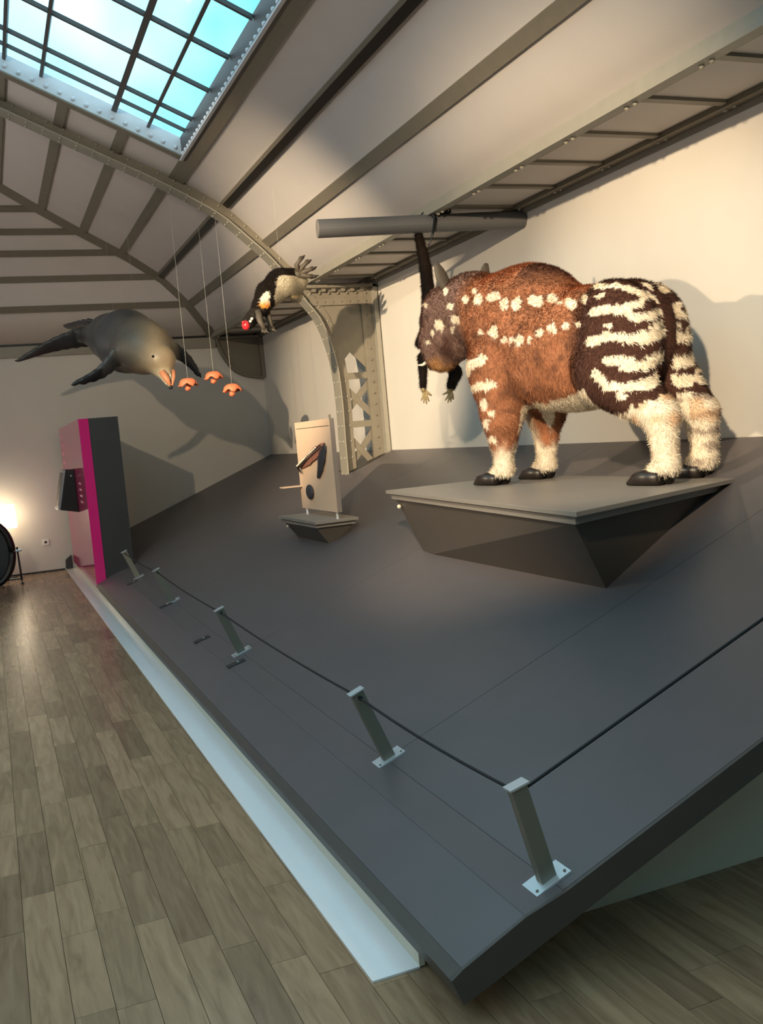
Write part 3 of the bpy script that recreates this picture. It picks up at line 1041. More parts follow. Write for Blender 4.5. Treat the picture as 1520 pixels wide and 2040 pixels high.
def nets(prims, lo, hi, h):
    lo, hi = np.asarray(lo, float), np.asarray(hi, float)
    n_ = np.ceil((hi - lo) / h).astype(int) + 1
    ax = [lo[i] + h * np.arange(n_[i]) for i in range(3)]
    G = np.stack(np.meshgrid(*ax, indexing='ij'), -1).reshape(-1, 3)
    f = np.full(len(G), 1e3)
    for p in prims:
        kind, args, k = p[0], p[1], p[2]
        # work only near the shape
        if kind == 'c':
            bl = np.minimum(np.asarray(args[0]) - args[2], np.asarray(args[1]) - args[3])
            bh = np.maximum(np.asarray(args[0]) + args[2], np.asarray(args[1]) + args[3])
        else:
            rr = max(args[1])
            bl, bh = np.asarray(args[0]) - rr, np.asarray(args[0]) + rr
        pad = k + 3 * h
        sel = np.all((G > bl - pad) & (G < bh + pad), axis=1)
        d = sd_cone(G[sel], *args) if kind == 'c' else sd_ell(G[sel], *args)
        if kind == 'x':
            d = sd_ell(G[sel], *args)
            f[sel] = -smin(-f[sel], d, k)
        else:
            f[sel] = smin(f[sel], d, k)
    f = f.reshape(n_)
    s_ = f < 0
    nx, ny, nz2 = n_ - 1
    pos = np.zeros((nx, ny, nz2, 3))
    cnt = np.zeros((nx, ny, nz2))
    C8 = [(i, j, k) for i in (0, 1) for j in (0, 1) for k in (0, 1)]
    for ca in C8:
        for axs in range(3):
            if ca[axs]:
                continue
            cb = list(ca)
            cb[axs] = 1
            fa = f[ca[0]:nx + ca[0], ca[1]:ny + ca[1], ca[2]:nz2 + ca[2]]
            fb = f[cb[0]:nx + cb[0], cb[1]:ny + cb[1], cb[2]:nz2 + cb[2]]
            m_ = (fa < 0) != (fb < 0)
            t = np.where(m_, fa / np.where(m_, fa - fb, 1), 0)
            for c_ in range(3):
                base = ca[c_] + (t if c_ == axs else 0)
                pos[..., c_] += np.where(m_, base, 0)
            cnt += m_
    mask = cnt > 0
    idx = -np.ones(mask.shape, int)
    idx[mask] = np.arange(mask.sum())
    ijk = np.argwhere(mask)
    V = lo + h * (ijk + pos[mask] / cnt[mask][:, None])
    F = []
    for axs in range(3):
        b_, c_ = (axs + 1) % 3, (axs + 2) % 3
        s0 = np.moveaxis(s_, (axs, b_, c_), (0, 1, 2))
        id0 = np.moveaxis(idx, (axs, b_, c_), (0, 1, 2))
        m_ = s0[:-1, 1:-1, 1:-1] != s0[1:, 1:-1, 1:-1]
        w_ = np.argwhere(m_)
        i, j, k = w_[:, 0], w_[:, 1] + 1, w_[:, 2] + 1
        q = np.stack([id0[i, j - 1, k - 1], id0[i, j, k - 1], id0[i, j, k], id0[i, j - 1, k]], 1)
        flip = ~s0[i, j, k]
        q[flip] = q[flip][:, ::-1]
        F.append(q)
    F = np.vstack(F)
    F = F[(F >= 0).all(1)]
    return V, F


def np_mesh(name, V, F, material, parent, cols=None, smooth=True):
    me = bpy.data.meshes.new(name)
    me.vertices.add(len(V))
    me.vertices.foreach_set('co', V.astype(np.float32).ravel())
    k = F.shape[1]
    me.loops.add(F.size)
    me.loops.foreach_set('vertex_index', F.astype(np.int32).ravel())
    me.polygons.add(len(F))
    me.polygons.foreach_set('loop_start', np.arange(0, F.size, k, dtype=np.int32))
    me.polygons.foreach_set('loop_total', np.full(len(F), k, dtype=np.int32))
    me.update(calc_edges=True)
    me.validate()
    if smooth:
        me.polygons.foreach_set('use_smooth', np.ones(len(me.polygons), bool))
    if cols is not None:
        ca = me.color_attributes.new('Col', 'FLOAT_COLOR', 'POINT')
        ca.data.foreach_set('color', np.hstack([cols, np.ones((len(cols), 1))]).astype(np.float32).ravel())
    me.materials.append(MATS[material])
    o = bpy.data.objects.new(name, me)
    COL.objects.link(o)
    attach(o, parent)
    return o


def normals(V, F):
    n_ = np.cross(V[F[:, 2]] - V[F[:, 0]], V[F[:, 3]] - V[F[:, 1]])
    N = np.zeros_like(V)
    for k in range(4):
        np.add.at(N, F[:, k], n_)
    return N / (np.linalg.norm(N, axis=1)[:, None] + 1e-12)


def fur(V, F, N, cols, count, length, width, comb, parent, lift=0.4, keep=None, jit=0.3):
    ar = np.linalg.norm(np.cross(V[F[:, 2]] - V[F[:, 0]], V[F[:, 3]] - V[F[:, 1]]), axis=1)
    if keep is not None:
        ar = ar * keep[F[:, 0]]
    fi = RNG.choice(len(F), count, p=ar / ar.sum())
    a, b2 = RNG.random(count)[:, None], RNG.random(count)[:, None]
    q = F[fi]
    p = (V[q[:, 0]] * (1 - a) + V[q[:, 1]] * a) * (1 - b2) + (V[q[:, 3]] * (1 - a) + V[q[:, 2]] * a) * b2
    nn = N[q[:, 0]]
    g = comb(p) if callable(comb) else np.asarray(comb, float) * np.ones_like(p)
    g = g + RNG.normal(0, jit, p.shape)
    g -= nn * (g * nn).sum(1)[:, None]
    g /= np.linalg.norm(g, axis=1)[:, None] + 1e-9
    d = g * (1 - lift) + nn * lift
    d /= np.linalg.norm(d, axis=1)[:, None]
    L_ = length * (0.6 + 0.8 * RNG.random(count))[:, None]
    sd = np.cross(nn, g)
    W_ = width * (0.6 + 0.8 * RNG.random(count))[:, None]
    p = p - nn * 0.002
    VV = np.stack([p - sd * W_, p + sd * W_, p + d * L_], 1).reshape(-1, 3)
    FF = np.arange(len(VV)).reshape(-1, 3)
    cc = np.repeat(cols[q[:, 0]] * (0.8 + 0.45 * RNG.random((count, 1))), 3, axis=0)
    o = np_mesh('fur', VV, FF, 'fur', parent, np.clip(cc, 0, 1), smooth=False)
    o['kind'] = 'stuff'
    return o


def vnoise(P, sc, seed=0):
    """cheap smooth value noise in [0,1]"""
    q = P * sc
    i = np.floor(q).astype(np.int64)
    fr = q - i
    fr = fr * fr * (3 - 2 * fr)

    def hsh(a):
        v = (a[:, 0] * 374761393 + a[:, 1] * 668265263 + a[:, 2] * 2147483647 + seed * 974711) & 0x7fffffff
        v = ((v ^ (v >> 13)) * 1274126177) & 0x7fffffff
        return ((v ^ (v >> 16)) & 0xffff) / 65535.0

    r = 0
    for dx in (0, 1):
        for dy in (0, 1):
            for dz in (0, 1):
                wgt = (fr[:, 0] if dx else 1 - fr[:, 0]) * (fr[:, 1] if dy else 1 - fr[:, 1]) * (fr[:, 2] if dz else 1 - fr[:, 2])
                r = r + wgt * hsh(i + np.array([dx, dy, dz]))
    return r


def seg_dist(x, y, pl):
    d = np.full(x.shape, 1e9)
    for (x0, y0), (x1, y1) in zip(pl[:-1], pl[1:]):
        t = np.clip(((x - x0) * (x1 - x0) + (y - y0) * (y1 - y0)) / ((x1 - x0) ** 2 + (y1 - y0) ** 2 + 1e-9), 0, 1)
        d = np.minimum(d, np.hypot(x - x0 - t * (x1 - x0), y - y0 - t * (y1 - y0)))
    return d


# ------------------------------------------------------------------ the striped animal
TO = np.array([3.173, 4.715, ZT])
TD, TV, TW = np.array([-0.189, 0.982, 0.0]), np.array([-0.982, -0.189, 0.0]), np.array([0, 0, 1.0])
L2W = lambda q: TO + np.asarray(q)[..., 0:1] * TD + np.asarray(q)[..., 1:2] * TV + np.asarray(q)[..., 2:3] * TW
ani = empty('striped_animal', TO)
tag(ani, 'large furry brown tapir-like animal with white stripes standing on the large plinth', 'animal')
prims = [
    ('e', [(0.07, 0, 0.76), (0.60, 0.335, 0.345)], 0.01),
    ('e', [(0.40, 0, 0.92), (0.40, 0.30, 0.375)], 0.10),
    ('e', [(0.59, 0, 0.73), (0.26, 0.28, 0.30)], 0.08),
    ('e', [(-0.372, -0.02, 0.785), (0.243, 0.20, 0.285)], 0.05),
]
for sg in (1, -1):
    bk = -0.095 if sg > 0 else -0.03        # the near hind leg is set further back
    prims += [
        ('e', [(-0.39, 0.14, 0.735), (0.265, 0.182, 0.335)], 0.03) if sg > 0 else ('e', [(-0.36, -0.15, 0.735), (0.245, 0.16, 0.325)], 0.03),
        ('c', [(-0.36, 0.19 * sg, 0.60), (-0.60 + bk, 0.19 * sg, 0.355), 0.18, 0.095], 0.05),
        ('c', [(-0.61 + bk, 0.19 * sg, 0.34), (-0.62 + bk, 0.185 * sg, 0.12), 0.084, 0.058], 0.04),
        ('c', [(-0.62 + bk, 0.185 * sg, 0.10), (-0.53 + bk, 0.19 * sg, 0.04), 0.064, 0.05], 0.03),
        ('c', [(0.52, 0.17 * sg, 0.70), (0.53, 0.175 * sg, 0.42), 0.19, 0.12], 0.07),
        ('c', [(0.53, 0.175 * sg, 0.42), (0.545, 0.175 * sg, 0.15), 0.11, 0.055], 0.04),
        ('c', [(0.545, 0.175 * sg, 0.10), (0.65, 0.18 * sg, 0.04), 0.060, 0.048], 0.03),
    ]
prims += [
    ('c', [(0.62, 0, 1.02), (0.95, 0.0, 1.12), 0.27, 0.215], 0.08),
    ('c', [(0.95, 0.0, 1.12), (1.12, 0.02, 1.12), 0.21, 0.19], 0.06),
    ('c', [(1.12, 0.02, 1.12), (1.25, 0.03, 0.96), 0.185, 0.15], 0.06),
    ('c', [(1.25, 0.03, 0.96), (1.25, 0.05, 0.855), 0.145, 0.105], 0.05),
    ('c', [(1.33, 0.03, 1.0), (1.41, 0.03, 0.88), 0.08, 0.035], 0.04),
    ('e', [(1.10, 0.03, 0.98), (0.15, 0.15, 0.16)], 0.09),
]
V, F = nets(prims, (-0.82, -0.5, -0.02), (1.5, 0.5, 1.36), 0.0125)
V[:, 2] = np.maximum(V[:, 2], 0.001)
Nl = normals(V, F)
# lumps of the padded hide
lump = vnoise(V, 7, 1) * 0.016 + vnoise(V, 16, 2) * 0.008
V = V + Nl * (lump[:, None] - 0.012)
# coat pattern: drawn on the near flank, repeated on the other one
near = V.copy()
near[:, 1] = np.abs(near[:, 1])
X, Y = view_uv(L2W(near))
cx, cy = (X - 780) * 2.054, (Y - 480) * 2.054
u, w_ = V[:, 0], V[:, 2]
nzv = vnoise(V, 22, 3)
nz2 = vnoise(V, 60, 4)
jx = (nzv - 0.5) * 26 + (nz2 - 0.5) * 18
jy = (vnoise(V, 26, 5) - 0.5) * 22 + (vnoise(V, 70, 6) - 0.5) * 14
BROWN, DARK, HEAD, WHITE, TAN, BLACK = map(np.array, (lin(164, 110, 80), lin(76, 50, 42), lin(132, 104, 94), lin(240, 228, 208), lin(205, 150, 92), lin(22, 17, 15)))
col = np.tile(BROWN, (len(V), 1)) * (0.55 + 0.5 * vnoise(V, 13, 7) + 0.4 * vnoise(V, 34, 17))[:, None]
mixc = lambda c, t, target: c + (target - c) * np.clip(t, 0, 1)[:, None]
sstep = lambda v, a, b2: np.clip((v - a) / (b2 - a), 0, 1)
col = mixc(col, sstep(u, -0.16, -0.30), DARK * 1.0)
col = mixc(col, 0.8 * sstep(w_, 1.12, 1.22) * (u < 0.3), DARK * 1.4)
col = mixc(col, sstep(u, 0.74, 0.86) * (w_ > 0.72), HEAD)
col = mixc(col, 0.85 * (u > 0.9) * sstep(34 - np.hypot((cx - 215) * 0.9, (cy - 425) * 0.5) + (vnoise(V, 14, 8) - 0.5) * 40, 0, 22), DARK)
col = mixc(col, 0.5 * sstep(vnoise(V, 20, 12), 0.55, 0.85), DARK * 1.3)
white = np.zeros(len(V))
torso = (u > -0.32) & (u < 0.82)
spots = [(355, 240, 17, 20), (415, 228, 27, 18), (460, 258, 20, 20), (512, 260, 17, 24), (590, 243, 27, 22), (655, 235, 22, 20), (730, 255, 25, 20), (803, 240, 22, 20),
         (415, 375, 17, 26), (365, 375, 9, 14), (463, 405, 13, 12), (490, 408, 8, 18), (522, 405, 15, 22), (567, 405, 7, 18), (605, 370, 17, 17), (657, 357, 18, 17), (712, 350, 14, 16),
         (765, 345, 14, 12), (815, 342, 12, 10), (270, 405, 15, 24), (412, 705, 15, 14), (380, 672, 14, 24), (388, 748, 12, 20), (412, 812, 15, 16), (685, 255, 10, 8)]
for (a, b2, ra, rb) in spots:
    e_ = np.hypot((cx + jx * 0.55 - a) / (ra * 1.1), (cy + jy * 0.55 - b2) / (rb * 1.1))
    white = np.maximum(white, (e_ < 1) * torso)
for (a, b2, ra, rb) in [(195, 343, 22, 22), (168, 378, 10, 14), (220, 208, 12, 18), (240, 268, 13, 15), (262, 322, 18, 18), (302, 240, 16, 18), (150, 415, 8, 12), (140, 265, 7, 10), (345, 205, 12, 12), (250, 365, 8, 12)]:
    e_ = np.hypot((cx + jx * 0.4 - a) / ra, (cy + jy * 0.4 - b2) / rb)
    white = np.maximum(white, (e_ < 1) * (u > 0.62))
for pl_2, th in [([(265, 490), (300, 465)], 15), ([(300, 545), (320, 510), (375, 480)], 19), ([(335, 605), (412, 585)], 17)]:
    white = np.maximum(white, (seg_dist(cx + jx * 0.5, cy + jy * 0.5, pl_2) < th) * (u > 0.3) * (u < 0.95))
rump = u < -0.1
for pl_2, th in [([(825, 292), (900, 282), (960, 288), (1000, 312), (1060, 300), (1115, 285)], 17), ([(815, 410), (880, 388), (945, 392), (1020, 402), (1130, 362)], 19),
                 ([(885, 490), (950, 488), (1020, 505), (1080, 480), (1145, 455)], 21), ([(835, 545), (880, 590), (960, 600), (1040, 580), (1135, 545)], 19),
                 ([(840, 190), (930, 180)], 9), ([(950, 192), (1020, 212), (1100, 245)], 11), ([(1030, 175), (1100, 200), (1160, 235)], 9),
                 ([(1060, 345), (1105, 330)], 10), ([(930, 635), (945, 635)], 15), ([(870, 345), (890, 345)], 9), ([(845, 230), (860, 222)], 10)]:
    white = np.maximum(white, (seg_dist(cx + jx * 0.45, cy + jy * 0.6, pl_2) < th) * rump)
# the stripes carry on round the back of the haunch
for wc in (0.925, 0.775, 0.63, 0.53):
    white = np.maximum(white, (np.abs(w_ + (nzv - 0.5) * 0.03 - wc - 0.03 * np.sin(V[:, 1] * 18)) < 0.017) * (u < -0.55) * (np.abs(V[:, 1]) > 0.085))
white = white * ~((np.abs(V[:, 1] + 0.035) < 0.045) & (u < -0.45) & (w_ < 0.98))
col = mixc(col, white, WHITE)
# belly
bx = np.interp(X, [1030, 1060, 1090, 1121, 1160, 1200, 1230], [788, 800, 802, 791, 774, 762, 758])
belly = (Y + jy * 0.35 > bx) & (u > -0.34) & (u < 0.42) & (w_ < 0.62) & ~((np.abs(V[:, 1]) > 0.07) & (u > 0.27))
col = mixc(col, belly | ((w_ < 0.47) & (np.abs(V[:, 1]) < 0.14) & (u > -0.3) & (u < 0.45)), WHITE * 0.95)
# legs
ly = 812 - (X - 1260) * 0.42
hl = (Y + jy * 0.7 > ly) & (u < -0.28) & (w_ < 0.5)
col = mixc(col, hl * 1.0, WHITE * 0.93)
col = mixc(col, hl * sstep(vnoise(V, 15, 9), 0.55, 0.8) * 0.55 * sstep(w_, 0.2, 0.34), TAN)
farh = hl & (V[:, 1] < 0)
col = mixc(col, farh * (np.sin(w_ * 75 + nzv * 3) > 0.35) * sstep(vnoise(V, 11, 10), 0.35, 0.6) * 0.6, DARK * 1.8)
fl_ = (u > 0.3) & (w_ < 0.5)
col = mixc(col, fl_ * sstep(w_ + (nzv - 0.5) * 0.12, 0.27, 0.19), WHITE * 0.95)
ff = fl_ & (V[:, 1] < 0)
col = mixc(col, ff * sstep(w_, 0.52, 0.40) * sstep(u, 0.50, 0.56), WHITE * 0.85)
col = mixc(col, 0.8 * sstep(u, 1.1, 1.2) * sstep(w_ + (nzv - 0.5) * 0.08, 0.86, 0.78), TAN * 0.8)
hoofm = sstep(w_ + (nzv - 0.5) * 0.03, 0.06, 0.04)
col = mixc(col, hoofm, BLACK)
Vw = L2W(V)
Nw = Nl @ np.stack([TD, TV, TW])
body = np_mesh('body', Vw, F, 'skin', ani, np.clip(col, 0, 1))


def comb_t(p):
    g = np.tile(-TD * 0.55 + np.array([0, 0, -0.8]), (len(p), 1))
    return g


fur(Vw, F, Nw, col, 130000, 0.024, 0.0021, comb_t, ani, lift=0.42, keep=(w_ > 0.05).astype(float), jit=0.35)
for (uu, vv) in ((-0.605, 0.19), (-0.545, -0.19), (0.675, 0.18), (0.665, -0.18)):
    mb = MB()
    for dvv, du in ((-0.042, 0.0), (0.0, 0.02), (0.042, 0.0)):
        mb.tube([L2W(np.array([uu - 0.10 + du, vv + dvv, 0.036])), L2W(np.array([uu + 0.0 + du, vv + dvv, 0.04])), L2W(np.array([uu + 0.05 + du, vv + dvv, 0.036])),
                 L2W(np.array([uu + 0.115 + du, vv + dvv, 0.010]))], [0.036, 0.040, 0.034, 0.009], 8)
    ho = mb.build('hoof', 'hoof', ani, smooth=True)
for vv, sgn in ((0.15, 1), (-0.15, -1)):
    c = L2W(np.array([1.02, vv, 1.26]))
    tipp = L2W(np.array([1.03, vv + 0.055 * sgn, 1.42]))
    ax_ = tipp - c
    mb = MB()
    sdv = np.cross(ax_, TD)
    sdv /= np.linalg.norm(sdv)
    rows = []
    for i in range(8):
        a = i / 7
        ww = 0.042 * math.sin(math.pi * min(0.22 + a * 0.76, 0.98)) ** 0.8
        m0 = c + ax_ * a
        rows.append([m0 + sdv * ww * k + TD * (-0.03 * (1 - k * k)) * (1 - a * 0.6) for k in (-1, -0.6, 0, 0.6, 1)])
    eo = mb.grid(rows).build('ear', 'grey_skin', ani, smooth=True)
    sm_ = eo.modifiers.new('thickness', 'SOLIDIFY')
    sm_.thickness = 0.012
for vv in (0.11, -0.05):
    MB().tube([L2W(np.array([1.33, vv, 0.83])), L2W(np.array([1.38, vv + 0.01, 0.81])), L2W(np.array([1.44, vv + 0.02, 0.815]))], [0.014, 0.01, 0.002], 8).build('tusk', 'bone', ani, smooth=True)
for vv in (0.165, -0.12):
    MB().ball(L2W(np.array([1.2, vv, 1.08])), 0.014, 8, 6).build('eye', 'eye', ani, smooth=True)


# ------------------------------------------------------------------ black animal hanging by its tail
def simple_fur(V, F, cols, root, n_, ln, wd_, comb, lift=0.4, material='skin', keep=None):
    N = normals(V, F)
    np_mesh('body', V, F, material, root, np.clip(cols, 0, 1))
    fur(V, F, N, cols, n_, ln, wd_, comb, root, lift, keep=keep)


YH = 6.64
hp = lambda x, y, dy=0.0: at(x, y, YH + dy)
ha = empty('hanging_animal', hp(868, 640, 0.1))
tag(ha, 'shaggy black animal hanging by its tail from the grey pole, pale hands dangling', 'animal')
bp0 = hp(856, 600, 0.12)
pr = [('c', [hp(856, 590, .1), hp(866, 640, .12), 0.06, 0.10], 0.03),
      ('c', [hp(866, 640, .12), hp(872, 700, .1), 0.11, 0.10], 0.03),
      ('c', [hp(872, 700, .1), hp(862, 722, .06), 0.07, 0.05], 0.03),
      ('c', [hp(850, 660, .12), hp(836, 683, .08), 0.05, 0.035], 0.02),
      ('c', [hp(872, 690, .1), hp(842, 712, .02), 0.06, 0.036], 0.02),
      ('c', [hp(842, 712, .02), hp(843, 770, -.02), 0.036, 0.024], 0.015),
      ('c', [hp(878, 690, .1), hp(908, 742, .04), 0.06, 0.044], 0.02),
      ('c', [hp(908, 742, .04), hp(899, 768, -.02), 0.046, 0.034], 0.015)]
tailp = [hp(856, 600, .1), hp(852, 570, .05), hp(848, 535, .03), hp(841, 500, .05), hp(834, 470, .06)]
tailr = [0.05, 0.046, 0.043, 0.036, 0.030]
for a, b2, ra, rb in zip(tailp[:-1], tailp[1:], tailr[:-1], tailr[1:]):
    pr.append(('c', [a, b2, ra, rb], 0.008))
allp = np.array([q for p in pr for q in p[1][:2]])
V, F = nets(pr, allp.min(0) - 0.14, allp.max(0) + 0.14, 0.011)
cols = np.tile(np.array(lin(34, 25, 20)), (len(V), 1)) * (0.6 + 0.8 * vnoise(V, 20, 3))[:, None]
simple_fur(V, F, cols, ha, 16000, 0.03, 0.002, np.array([0, 0, -1.0]), 0.35)
# tail loop round the pole
axp = (PB - PA) / np.linalg.norm(PB - PA)
fr_ = min(np.linspace(0.3, 0.8, 101), key=lambda t: abs(view_uv((PA + (PB - PA) * t)[None])[0][0] - 848))
pc = PA + (PB - PA) * fr_
e1 = np.array([0, 0, 1.0])
e2 = np.cross(axp, e1)
loop = [tailp[-1]]
for k in range(11):
    a = math.radians(-112 - k * 24)
    loop.append(pc + axp * (-0.05 + 0.010 * k) + (0.088 * math.sin(a)) * e1 + (0.088 * math.cos(a)) * e2)
loop += [hp(862, 466, -0.11), hp(859, 478, -0.10), hp(853, 489, -0.09)]
MB().tube(smooth_curve(loop, 46), list(np.linspace(0.03, 0.006, 46)), 8).build('tail_loop', 'black', ha, smooth=True)
for (wx, wy, dyy, dirx, nm) in ((843, 771, -.02, 1, 'hand'), (899, 769, -.02, -1, 'hand')):
    wr = hp(wx, wy, dyy)
    hb = MB()
    pal = hp(wx + 1.5 * dirx, wy + 9, dyy)
    hb.tube([wr, (wr + pal) / 2, pal], [0.018, 0.022, 0.019], 8)
    for k, (fx_, fy_) in enumerate(((-6, 27), (-1, 32), (5, 34), (10, 29))):
        tip = hp(wx + fx_ * (1 if dirx > 0 else -1) + 2 * dirx, wy + fy_, dyy - 0.02)
        kn = (pal + tip) / 2 + np.array([0, -0.012, 0])
        hb.tube([pal, kn, tip], [0.012, 0.009, 0.005], 6)
    th = hp(wx + 17 * dirx, wy + 17, dyy - 0.02)
    hb.tube([(wr + pal) / 2, (pal + th) / 2 + np.array([0, -0.01, 0]), th], [0.013, 0.010, 0.005], 6)
    hb.build(nm, 'pale_skin', ha, smooth=True)

# ------------------------------------------------------------------ dolphin-like swimmer under the ceiling
ce = empty('sea_animal', at(262, 690, 10.7))
tag(ce, 'grey dolphin-like sea animal with open beak hung in the air above the pink partition', 'animal')
c_ = lambda x, y, Yd: at(x, y, Yd)
pr = [('c', [c_(330, 742, 10.05), c_(322, 722, 10.12), 0.055, 0.12], 0.03),
      ('c', [c_(341, 773, 9.92), c_(327, 742, 10.08), 0.022, 0.075], 0.02),
      ('c', [c_(316, 716, 10.15), c_(284, 692, 10.45), 0.165, 0.27], 0.08),
      ('c', [c_(284, 692, 10.45), c_(252, 680, 10.85), 0.27, 0.325], 0.08),
      ('c', [c_(252, 680, 10.85), c_(222, 672, 11.25), 0.325, 0.25], 0.08),
      ('c', [c_(222, 672, 11.25), c_(184, 668, 11.75), 0.25, 0.12], 0.08),
      ('c', [c_(184, 668, 11.75), c_(164, 670, 12.05), 0.12, 0.07], 0.05)]
fins = []


def fin(root, tip, r0, r1, flatdir, fl, n_=6, bend=(0, 0, 0)):
    root, tip = np.asarray(root), np.asarray(tip)
    ax_ = (tip - root) / np.linalg.norm(tip - root)
    flatdir = np.asarray(flatdir, float)
    flatdir = flatdir - ax_ * (flatdir @ ax_)
    flatdir /= np.linalg.norm(flatdir)
    side = np.cross(ax_, flatdir)
    L_ = np.linalg.norm(tip - root)
    for i in range(n_):
        a = i / (n_ - 1)
        rr = r0 + (r1 - r0) * a ** 1.2
        c2 = root + (tip - root) * a + np.asarray(bend) * math.sin(math.pi * a)
        fins.append(('e', [c2, (L_ / n_ * 0.95, rr, fl * (1 - 0.6 * a)), np.stack([ax_, side, flatdir])], 0.03))


fin(c_(228, 715, 10.45), c_(153, 762, 10.35), 0.15, 0.035, (0, 0.7, 1), 0.05, bend=(0.03, 0, -0.03))
fin(c_(330, 690, 10.75), c_(394, 744, 10.75), 0.10, 0.03, (0, 1, 0.6), 0.04, bend=(0.03, 0, 0.03))
fin(c_(166, 672, 12.02), c_(42, 716, 12.1), 0.17, 0.03, (0, 0.75, 1), 0.05, 8, bend=(0, 0, 0.03))
fin(c_(192, 650, 12.1), c_(136, 651, 12.5), 0.17, 0.06, (0, 0.8, 1), 0.05, 6)
fin(c_(300, 645, 10.95), c_(345, 688, 10.95), 0.05, 0.03, (0, 1, 0.2), 0.03, 5, bend=(0.02, 0, 0.02))
pr += fins
allp = np.array([p[1][0] for p in pr] + [p[1][1] for p in pr if p[0] == 'c'])
mo = c_(339, 752, 9.93)
pr.append(('x', [mo, (0.022, 0.09, 0.085)], 0.01))
V, F = nets(pr, allp.min(0) - 0.36, allp.max(0) + 0.36, 0.021)
X, Y = view_uv(V)
GREY, TANC, PALE, DK = map(np.array, (lin(74, 74, 76), lin(160, 140, 112), lin(206, 196, 170), lin(34, 34, 36)))
col = np.tile(GREY, (len(V), 1)) * (0.8 + 0.4 * vnoise(V, 6, 1))[:, None]
tt = sstep((X - 200) * 0.8 + (Y - 690) * 0.15 + (vnoise(V, 5, 2) - 0.5) * 50, 25, 85)
col = mixc(col, tt * (V[:, 1] < 10.95), TANC)
col = mixc(col, sstep(V[:, 2], 2.38, 2.26) * sstep(X, 225, 275) * (Y > 715), PALE)
col = mixc(col, (Y > 735) * (X < 205), DK * 1.2)
col = mixc(col, sstep(V[:, 0] - 0.25 * (V[:, 1] - 10.4), 1.93, 1.99) * (V[:, 1] > 10.3), DK)
col = mixc(col, (V[:, 1] > 11.6) * 0.45, DK)
col = mixc(col, (Y > 768) * (X > 325), DK)
np_mesh('body', V, F, 'wet_skin', ce, np.clip(col, 0, 1))
MB().tube([c_(322, 740, 9.99), c_(332, 755, 9.96), c_(339, 768, 9.925)], [0.034, 0.034, 0.012], 8).build('tongue', 'mouth', ce, smooth=True)
MB().tube([c_(346, 738, 10.0), c_(346, 752, 9.95), c_(343, 768, 9.92)], [0.02, 0.018, 0.008], 8).build('mouth_edge', 'mouth', ce, smooth=True)
MB().ball(c_(305, 710, 10.0), 0.014, 8, 6).build('eye', 'eye', ce, smooth=True)
MB().ball(c_(284, 708, 10.14), (0.022, 0.01, 0.03), 8, 6).build('ear_patch', 'bone', ce, smooth=True)
for q in (c_(228, 640, 11.2), c_(272, 640, 10.8)):
    MB().tube([q, np.array([q[0], q[1], VZ(q[0])])], 0.0007, 5).build('hanging_wire', 'thread', ce)

# three small orange swimmers on threads
for i, (px, py, Yd, lab) in enumerate(((375, 767, 9.9, 'small orange bell-shaped sea creature on a thread, nearest to the beak'),
                                       (426, 753, 10.1, 'small orange bell-shaped sea creature on a thread, highest of the three'),
                                       (463, 778, 9.8, 'small orange bell-shaped sea creature on a thread, farthest from the beak'))):
    c = at(px, py, Yd)
    o = empty('bell_creature', c)
    tag(o, lab, 'sea creature', 'orange creatures on threads')
    rows = []
    nseg = 20
    for j in range(8):
        a = j / 7
        row = []
        for k in range(nseg + 1):
            ph = 2 * math.pi * k / nseg
            wav = 1 + 0.10 * math.cos(5 * ph + i) * a
            r = 0.082 * math.sin(math.pi / 2 * min(a * 1.05, 1)) ** 0.85 * wav
            z = 0.045 * math.cos(math.pi / 2 * a) - 0.022 * a * a * (1 + 0.9 * math.cos(5 * ph + i))
            row.append(c + np.array([r * math.cos(ph) * 1.05, r * math.sin(ph) * 0.9, z + 0.02]))
        rows.append(row)
    bo = MB().grid(rows).build('bell', 'rubbery', o, smooth=True)
    sm_ = bo.modifiers.new('thickness', 'SOLIDIFY')
    sm_.thickness = 0.006
    MB().tube([c + [0.06, 0, 0.012], c + [0.085, -0.01, 0.002], c + [0.108, -0.01, -0.008]], [0.022, 0.012, 0.002], 6).build('fin', 'grey_skin' if i != 1 else 'rubbery', o, smooth=True)
    MB().tube([c + [-0.06, 0, 0.012], c + [-0.085, -0.01, 0.0], c + [-0.105, -0.01, -0.01]], [0.022, 0.012, 0.002], 6).build('fin', 'rubbery', o, smooth=True)
    MB().tube([c + [0, 0, -0.02], c + [-0.01, 0, -0.045], c + [0.0, 0, -0.058]], [0.035, 0.028, 0.012], 8).build('mouth_lobe', 'rubbery', o, smooth=True)
    MB().tube([c + [0, 0, 0.06], np.array([c[0], c[1], VZ(c[0]) - 0.0])], 0.0014, 5).build('thread', 'thread', o)

# ------------------------------------------------------------------ black and white diving animal
YD = 8.3
dp = lambda x, y, d=0.0: at(x, y, YD + d)
dv_ = empty('diving_animal', dp(545, 585))
tag(dv_, 'black and white furry animal diving head first with a red snout and big clawed foot', 'animal')
pr = [('c', [dp(590, 560, .1), dp(560, 565, .05), 0.10, 0.125], 0.05),
      ('c', [dp(560, 568, .05), dp(535, 585, 0), 0.125, 0.105], 0.05),
      ('c', [dp(535, 585, 0), dp(522, 607, -.03), 0.10, 0.078], 0.04),
      ('c', [dp(522, 607, -.03), dp(505, 632, -.05), 0.07, 0.05], 0.03),
      ('c', [dp(505, 632, -.05), dp(495, 643, -.08), 0.056, 0.05], 0.02),
      ('c', [dp(575, 572, .1), dp(592, 590, .2), 0.08, 0.05], 0.04),
      ('c', [dp(576, 548, .04), dp(594, 548, .03), 0.05, 0.04], 0.03)]
allp = np.array([q for p in pr for q in p[1][:2]])
